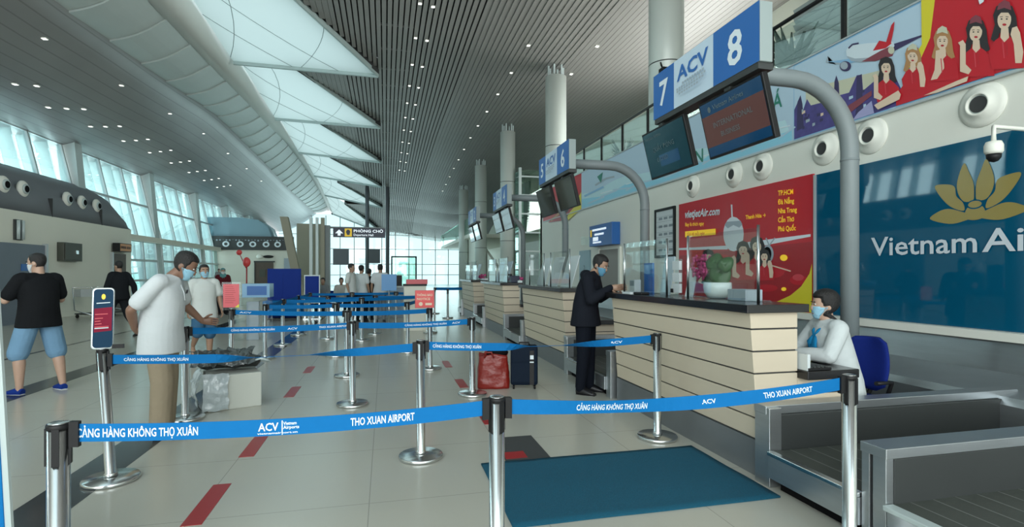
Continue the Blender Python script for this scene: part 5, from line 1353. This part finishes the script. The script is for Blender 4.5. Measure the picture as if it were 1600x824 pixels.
# boy in white tee
person('boy in a white t-shirt, blue face mask and denim shorts walking towards the camera', (-2.98,9.95,0), -62, 1.63,
    dict(elR=(.245,.0,1.13), wrR=(.26,.07,.90), elL=(-.245,-.02,1.13), wrL=(-.27,.04,.90), knR=(.12,.10,.53), anR=(.14,-.17,.27), toR=(.145,-.10,.11), knL=(-.085,.02,.49), anL=(-.085,.0,.075)), 1.08,'tee_white','short','shorts','denim','sandal','skin','short','mask_blue',(0,6,0), vox=.012, barefeet=True, hemz=.17)
# woman with teal headscarf
pw, K, HT, s = person('woman in a dark red top and teal headscarf walking behind the boy', (-5.6,20.7,0), -70, 1.66, None, 1.1,'maroon','long','wide','cloth_dark','shoe_black','skin',None,'mask_white', vox=.02, hemz=.16)
m = MB(); m.loft([[HT(p) for p in rg] for rg in headshape(lambda a,z: 1.14 if (frontness(a) < .35 or z > .165) else .9, 3)]); m.mat('hijab_teal'); m.tube([K['neckb']-V((0,0,.10*s)),K['neckb']-V((0,0,.0)),HT((0,0,.03))],[(.19*s,.13*s),(.13*s,.11*s),(.08*s,.09*s)],18); 
o = m.build('headscarf','hijab_teal',pw)
# child sitting on piled bags
t = thing('bag_pile','pile of dark travel bags beside the far partition wall','luggage pile',(-6.9,25.2,0)); MB().box(-.6,.6,-.3,.3,0,.62).build('trunk','grey_cloth',t,.05); MB().ell((-.2,0,.74),(.4,.28,.16)).build('holdall','maroon',t); MB().box(.15,.55,-.2,.2,.6,.95).build('case','maroon',t,.04)
person('small child in grey sitting on the pile of bags by the far partition', (-6.95,25.1,.66), -60, 1.0, dict(knR=(.12,.40,.86),anR=(.12,.42,.45),knL=(-.12,.40,.86),anL=(-.12,.42,.45),toR=(.12,.55,.40),toL=(-.12,.55,.40),pelvis=(0,0,.90),wrR=(.2,.25,1.0),wrL=(-.2,.25,1.0)), 1.1,'grey_cloth','long','long','cloth_dark','shoe_black','skin','short',None,hands=False,vox=.02)
t = thing('red_lantern','pair of red hanging ornaments above the child by the far wall','ornament',(-5.9,25.3,1.95)); MB().ell((0,0,0),(.16,.12,.22)).build('ornament','red_sign',t); MB().ell((-.3,0,.42),(.12,.1,.12)).build('ornament','red_sign',t); MB().cyl((0,0,-1.3),(0,0,-.2),.03).build('stand','red_deep',t); MB().cyl((-.3,0,.4),(0,0,-.3),.02).build('stand','red_deep',t)

# man in dark hoodie at the counter
person('man in a black hoodie and dark trousers leaning on the nearest counter', (2.43,6.23,0), -36, 1.76,
    dict(chest=(0,.04,1.24), neckb=(0,.09,1.41), head=(0,.135,1.435), shR=(.175,.07,1.38), shL=(-.175,.07,1.38), elR=(.23,.12,1.13), wrR=(.14,.33,1.27), elL=(-.23,.12,1.13), wrL=(-.14,.35,1.27), hL=(.2,.9,.05), hR=(-.2,.9,.05), anR=(.10,-.04,.075), anL=(-.10,.02,.075), knR=(.10,.0,.49)), 1.12,'hoodie','long','long','trouser_navy','shoe_black','skin','short','mask_dark',(-12,-24,0), vox=.011, hoodie=True, hemz=.12)

# the agent
pa, K, HT, s = person('seated counter agent in a white blouse with a blue scarf and face mask', (3.66,3.66,-.30), 166, 1.66,
    dict(pelvis=(0,0,.93), waist=(0,.02,1.06), chest=(0,.07,1.23), neckb=(0,.10,1.41), head=(0,.12,1.455), shR=(.165,.09,1.375), shL=(-.165,.09,1.375), elR=(.23,.22,1.17), wrR=(.08,.42,1.165), elL=(-.22,.21,1.165), wrL=(-.0,.38,1.165), hR=(-.6,.8,0), hL=(.3,.9,-.05),
      hiR=(.088,.0,.90), knR=(.11,.40,.93), anR=(.12,.36,.46), toR=(.13,.52,.40), hiL=(-.088,0,.90), knL=(-.11,.40,.93), anL=(-.12,.36,.46), toL=(-.13,.52,.40)), 1.12,'shirt_office','long','long','cloth_dark','shoe_black','skin_pale','bob','mask_blue',(-10,0,0), vox=.010, collar=True, hemz=.10, palm=dict(R=(0,0,-1),L=(0,0,-1)))
nb_ = K['neckb']
m = MB(); m.tube([nb_+V((-.055,.03,-.0)), nb_+V((-.03,.09,-.06)), nb_+V((.0,.10,-.10)), nb_+V((.03,.09,-.06)), nb_+V((.055,.03,.0))],[(.012,.02)]*5,10)
m.tube([nb_+V((.0,.095,-.09)), nb_+V((-.03,.125,-.18)), nb_+V((-.04,.12,-.28))],[(.02,.012),(.04,.012),(.055,.010)],12,(1,0,0)); m.tube([nb_+V((.0,.095,-.09)), nb_+V((.045,.12,-.16)), nb_+V((.055,.10,-.24))],[(.02,.012),(.032,.012),(.03,.010)],12,(1,0,0))
m.build('neck_scarf','scarf_blue',pa)
m = MB()
for q in (-1,1): m.hexa([nb_+V(p) for p in [(.01*q,.085,-.06),(.07*q,.06,-.015),(.075*q,.055,-.05),(.03*q,.10,-.10),(.01*q,.092,-.058),(.07*q,.068,-.010),(.077*q,.063,-.05),(.03*q,.108,-.10)]])
m.build('blouse_collar','shirt_office',pa)

# people far down the hall
far = [((-.98,16.3),-20,1.76,'tee_white','cloth_dark','person in white with dark hair standing in profile, leftmost of the far group'),
       ((-.71,16.75),60,1.72,'shirt_office','cloth_dark','man in white shirt seen from behind, second of the far group'),
       ((-.50,17.4),70,1.62,'cloth_dark','cloth_dark','person in dark clothes behind the bright blue notice'),
       ((-.15,16.6),90,1.75,'polo_white','grey_cloth','man in white shirt seen from behind beside the far check desk, rightmost of the group')]
for (x, y), h, ht, tp, bt, lab in far: person(lab, (x,y,0), h, ht, None, 1.0, tp, 'short' if tp != 'cloth_dark' else 'long','long', bt,'shoe_black','skin','short',None,hands=False,vox=.02)
sit = dict(pelvis=(0,0,.47), waist=(0,.0,.60), chest=(0,.02,.78), neckb=(0,.03,.96), head=(0,.05,1.01), shR=(.17,.03,.925), shL=(-.17,.03,.925), elR=(.22,.08,.68), wrR=(.12,.30,.62), elL=(-.22,.08,.68), wrL=(-.12,.30,.62), hiR=(.09,0,.45), hiL=(-.09,0,.45), knR=(.12,.42,.47), knL=(-.12,.42,.47), anR=(.12,.42,.075), anL=(-.12,.42,.075))
def bench(x, y, lab, n=3):
    t = thing('waiting_bench', lab, 'bench', (x,y,0), 0, 'waiting benches'); 
    for i in range(n):
        x0 = -n*.28+i*.56
        MB().box(x0+.02,x0+.54,-.22,.24,.39,.43).build('seat','chair_blue',t,.01); MB().hexa([(x0+.02,.20,.45),(x0+.54,.20,.45),(x0+.54,.24,.45),(x0+.02,.24,.45),(x0+.02,.28,.85),(x0+.54,.28,.85),(x0+.54,.32,.85),(x0+.02,.32,.85)]).build('backrest','chair_blue',t)
    MB().box(-n*.28,n*.28,-.02,.04,.33,.39).build('beam','steel',t)
    for q in (-1,1): MB().box(q*n*.24-.03,q*n*.24+.03,-.25,.25,.0,.33).build('leg','steel',t)
    return t
bench(-1.75,19.6,'blue waiting bench with two seated people'); bench(.2,20.5,'blue waiting bench beyond the group in white')
SITZ=.09
person('seated person in patterned grey clothes on the bench, left one', (-2.1,19.5,SITZ), -100, 1.68, sit, 1.,'grey_cloth','long','long','cloth_dark','shoe_black','skin','short',None,hands=False,vox=.02)
person('seated person in beige clothes on the bench, right one', (-1.5,19.5,SITZ), -85, 1.68, sit, 1.,'beige_cloth','long','long','cloth_dark','shoe_black','skin','short',None,hands=False,vox=.02)

# ------------------------------------------------------------------ middle distance furniture
t = thing('blue_display_board','tall dark blue double display board behind the queue','board',(-3.15,18.3,0)); MB().box(-.5,.5,-.05,.05,.05,1.62).build('panel','blue_board',t,.01); 
for x_ in (-.44,.04): MB().box(x_,x_+.40,-.06,-.05,.7,1.45).build('inset','blue_board',t)
m = MB(); m.box(-.5,.5,-.3,.3,0,.05); m.build('base','dark_steel',t); MB().box(-.5,.6,-.75,-.1,.18,.62).build('bench_box','belt_blue',t,.02)
t = thing('blue_display_board','smaller bright blue board standing right of the tall one','board',(-2.3,18.2,0)); MB().box(-.21,.21,-.03,.03,.55,1.38).build('panel','blue_board',t); MB().box(-.24,.24,-.02,.04,.5,1.42).build('frame','pale_metal',t); MB().box(-.24,-.2,-.02,.02,0,.5).build('leg','steel',t); MB().box(.2,.24,-.02,.02,0,.5).build('leg','steel',t); MB().box(-.25,.25,-.2,.2,0,.03).build('base','steel',t)
t = thing('donation_box','clear acrylic box with a blue header standing behind the pink-red notice','box',(-2.85,12.9,0)); MB().box(-.36,.34,-.2,.2,.0,.95).build('clear_body','acrylic',t); MB().box(-.2,.36,-.22,.22,.95,1.25).build('header','sky_print',t); MB().box(-.15,.1,-.05,.05,.0,.85).build('papers','grey_print',t); MB().box(-.1,.3,-.225,-.22,1.0,1.2).build('header_panel','sign_blue',t)
t = thing('check_desk','grey passenger check desk with a monitor behind the far group','desk',(.35,18.3,0)); MB().box(-.9,.9,-.3,.3,0,1.0).build('body','grey_print',t,.01); MB().box(-.95,.95,-.35,.35,1.0,1.05).build('top','pale_metal',t); MB().box(-.2,.2,-.05,.05,1.05,1.40).build('monitor','black_plastic',t); MB().box(-.15,.15,-.36,-.34,.35,.8).build('front_panel','sky_print',t)
t = thing('overhead_sign','long black overhead direction sign with yellow pictogram','sign',(-1.35,29.2,3.35)); MB().box(-1.3,1.35,-.06,.06,0,.50).build('housing','sign_dark',t); MB().box(-1.75,-1.45,-.2,.2,-3.35,.6).build('post','grey_pipe',t); MB().box(-1.75,1.35,-.05,.05,.45,.55).build('top_rail','grey_pipe',t)
a = Art(lambda u,v,l:(u,-.062-.002*l,v)); a.poly([(-.72,.04),(-.36,.04),(-.36,.46),(-.72,.46)],'sign_yellow'); a.poly([(-.6,.12),(-.48,.12),(-.44,.3),(-.5,.4),(-.6,.4),(-.66,.28)],'sign_dark'); a.poly([(-1.2,.2),(-1.0,.40),(-.8,.2),(-.93,.2),(-.93,.08),(-1.07,.08),(-1.07,.2)],'lit_white'); a.text(-.28,.27,'PHÒNG CHỜ',.2,'lit_white',.02,1.5); a.text(-.28,.08,'Departure Hall',.16,'lit_white',.01,1.0); a.mb.build('face',None,t)
for (x_, y_, lab) in [(-9.4,20.3,'luggage trolley parked by the white left wall'),(-9.2,21.2,'second luggage trolley nested behind the first one')]:
    t = thing('luggage_trolley', lab, 'trolley', (x_,y_,0), R(60), 'luggage trolleys'); m = MB(); m.tube([(-.3,-.4,.12),(-.3,.4,.25),(-.3,.5,1.0),(.3,.5,1.0),(.3,.4,.25),(.3,-.4,.12)],.02,8); m.build('frame','steel',t)
    m = MB(); m.box(-.28,.28,.15,.45,.7,.95); m.build('basket','alu',t); MB().box(-.3,.3,-.4,.4,.12,.16).build('platform','dark_steel',t)
    for q in ((-.25,-.35),(.25,-.35),(-.25,.35),(.25,.35)): MB().cyl((q[0]-.02,q[1],.06),(q[0]+.02,q[1],.06),.06,seg=12).build('wheel','black_plastic',t)
# staircase block and glazed mezzanine far right, truss frame near the end of the wall
m = MB(); m.prism([(30,0),(46,0),(46,4.6),(42,4.6),(30,.9)],'x',6.9,7.1); struct(m.build('wall_stair','white_paint'))
struct(MB().box(6.5,12.3,42,64,4.3,4.6).build('floor_gallery','cream_wall')); struct(MB().box(6.5,6.53,42,64,4.6,5.9).build('trim_gallery_glass','green_glass'))
t = thing('glass_lift_frame','steel framed glass lift shaft rising behind the second sign','lift shaft',(7.9,28.5,0))
m = MB()
for (x_, y_) in ((-.9,-1),(.9,-1),(-.9,1),(.9,1)): m.box(x_-.07,x_+.07,y_-.07,y_+.07,0,7.1)
for i in range(7):
    z = .6+i*1.0; m.box(-.9,.9,-1.05,-.95,z,z+.08); m.box(-.95,-.85,-1,1,z,z+.08)
    m.box(-.9,.9,.95,1.05,z,z+.08)
m.build('frame','pale_metal',t); MB().box(-.88,.88,-.97,-.95,0,7.0).build('front_glass','green_glass',t); MB().box(-.88,-.86,-.97,.97,0,7.0).build('side_glass','green_glass',t); MB().box(-.3,.5,.2,.6,0,7.0).build('shaft_wall','dark_steel',t)
t = thing('balcony_plant','dark leafy plant standing behind the mezzanine glass near the sign 8','plant',(6.1,7.0,4.35))
MB().lathe([(.12,0),(.17,.05),(.19,.3),(.17,.3),(.02,.28)]).build('pot','ceramic',t)
m = MB()
for i in range(40):
    a_ = random.random()*6.28; r_ = random.uniform(.15,.45); leafm(m,(0,0,.3),(r_*cos(a_),r_*sin(a_),.35+random.random()*.75),.05)
m.build('leaves','leaf_dark',t)
t = thing('balcony_plant','small feathery plant on the mezzanine above the second counter','plant',(6.3,13.4,4.35))
MB().lathe([(.1,0),(.15,.25),(.02,.24)]).build('pot','ceramic',t); m = MB()
for i in range(24):
    a_ = random.random()*6.28; leafm(m,(0,0,.25),(.3*cos(a_),.3*sin(a_),.35+random.random()*.5),.03)
m.build('leaves','leaf_dark',t)
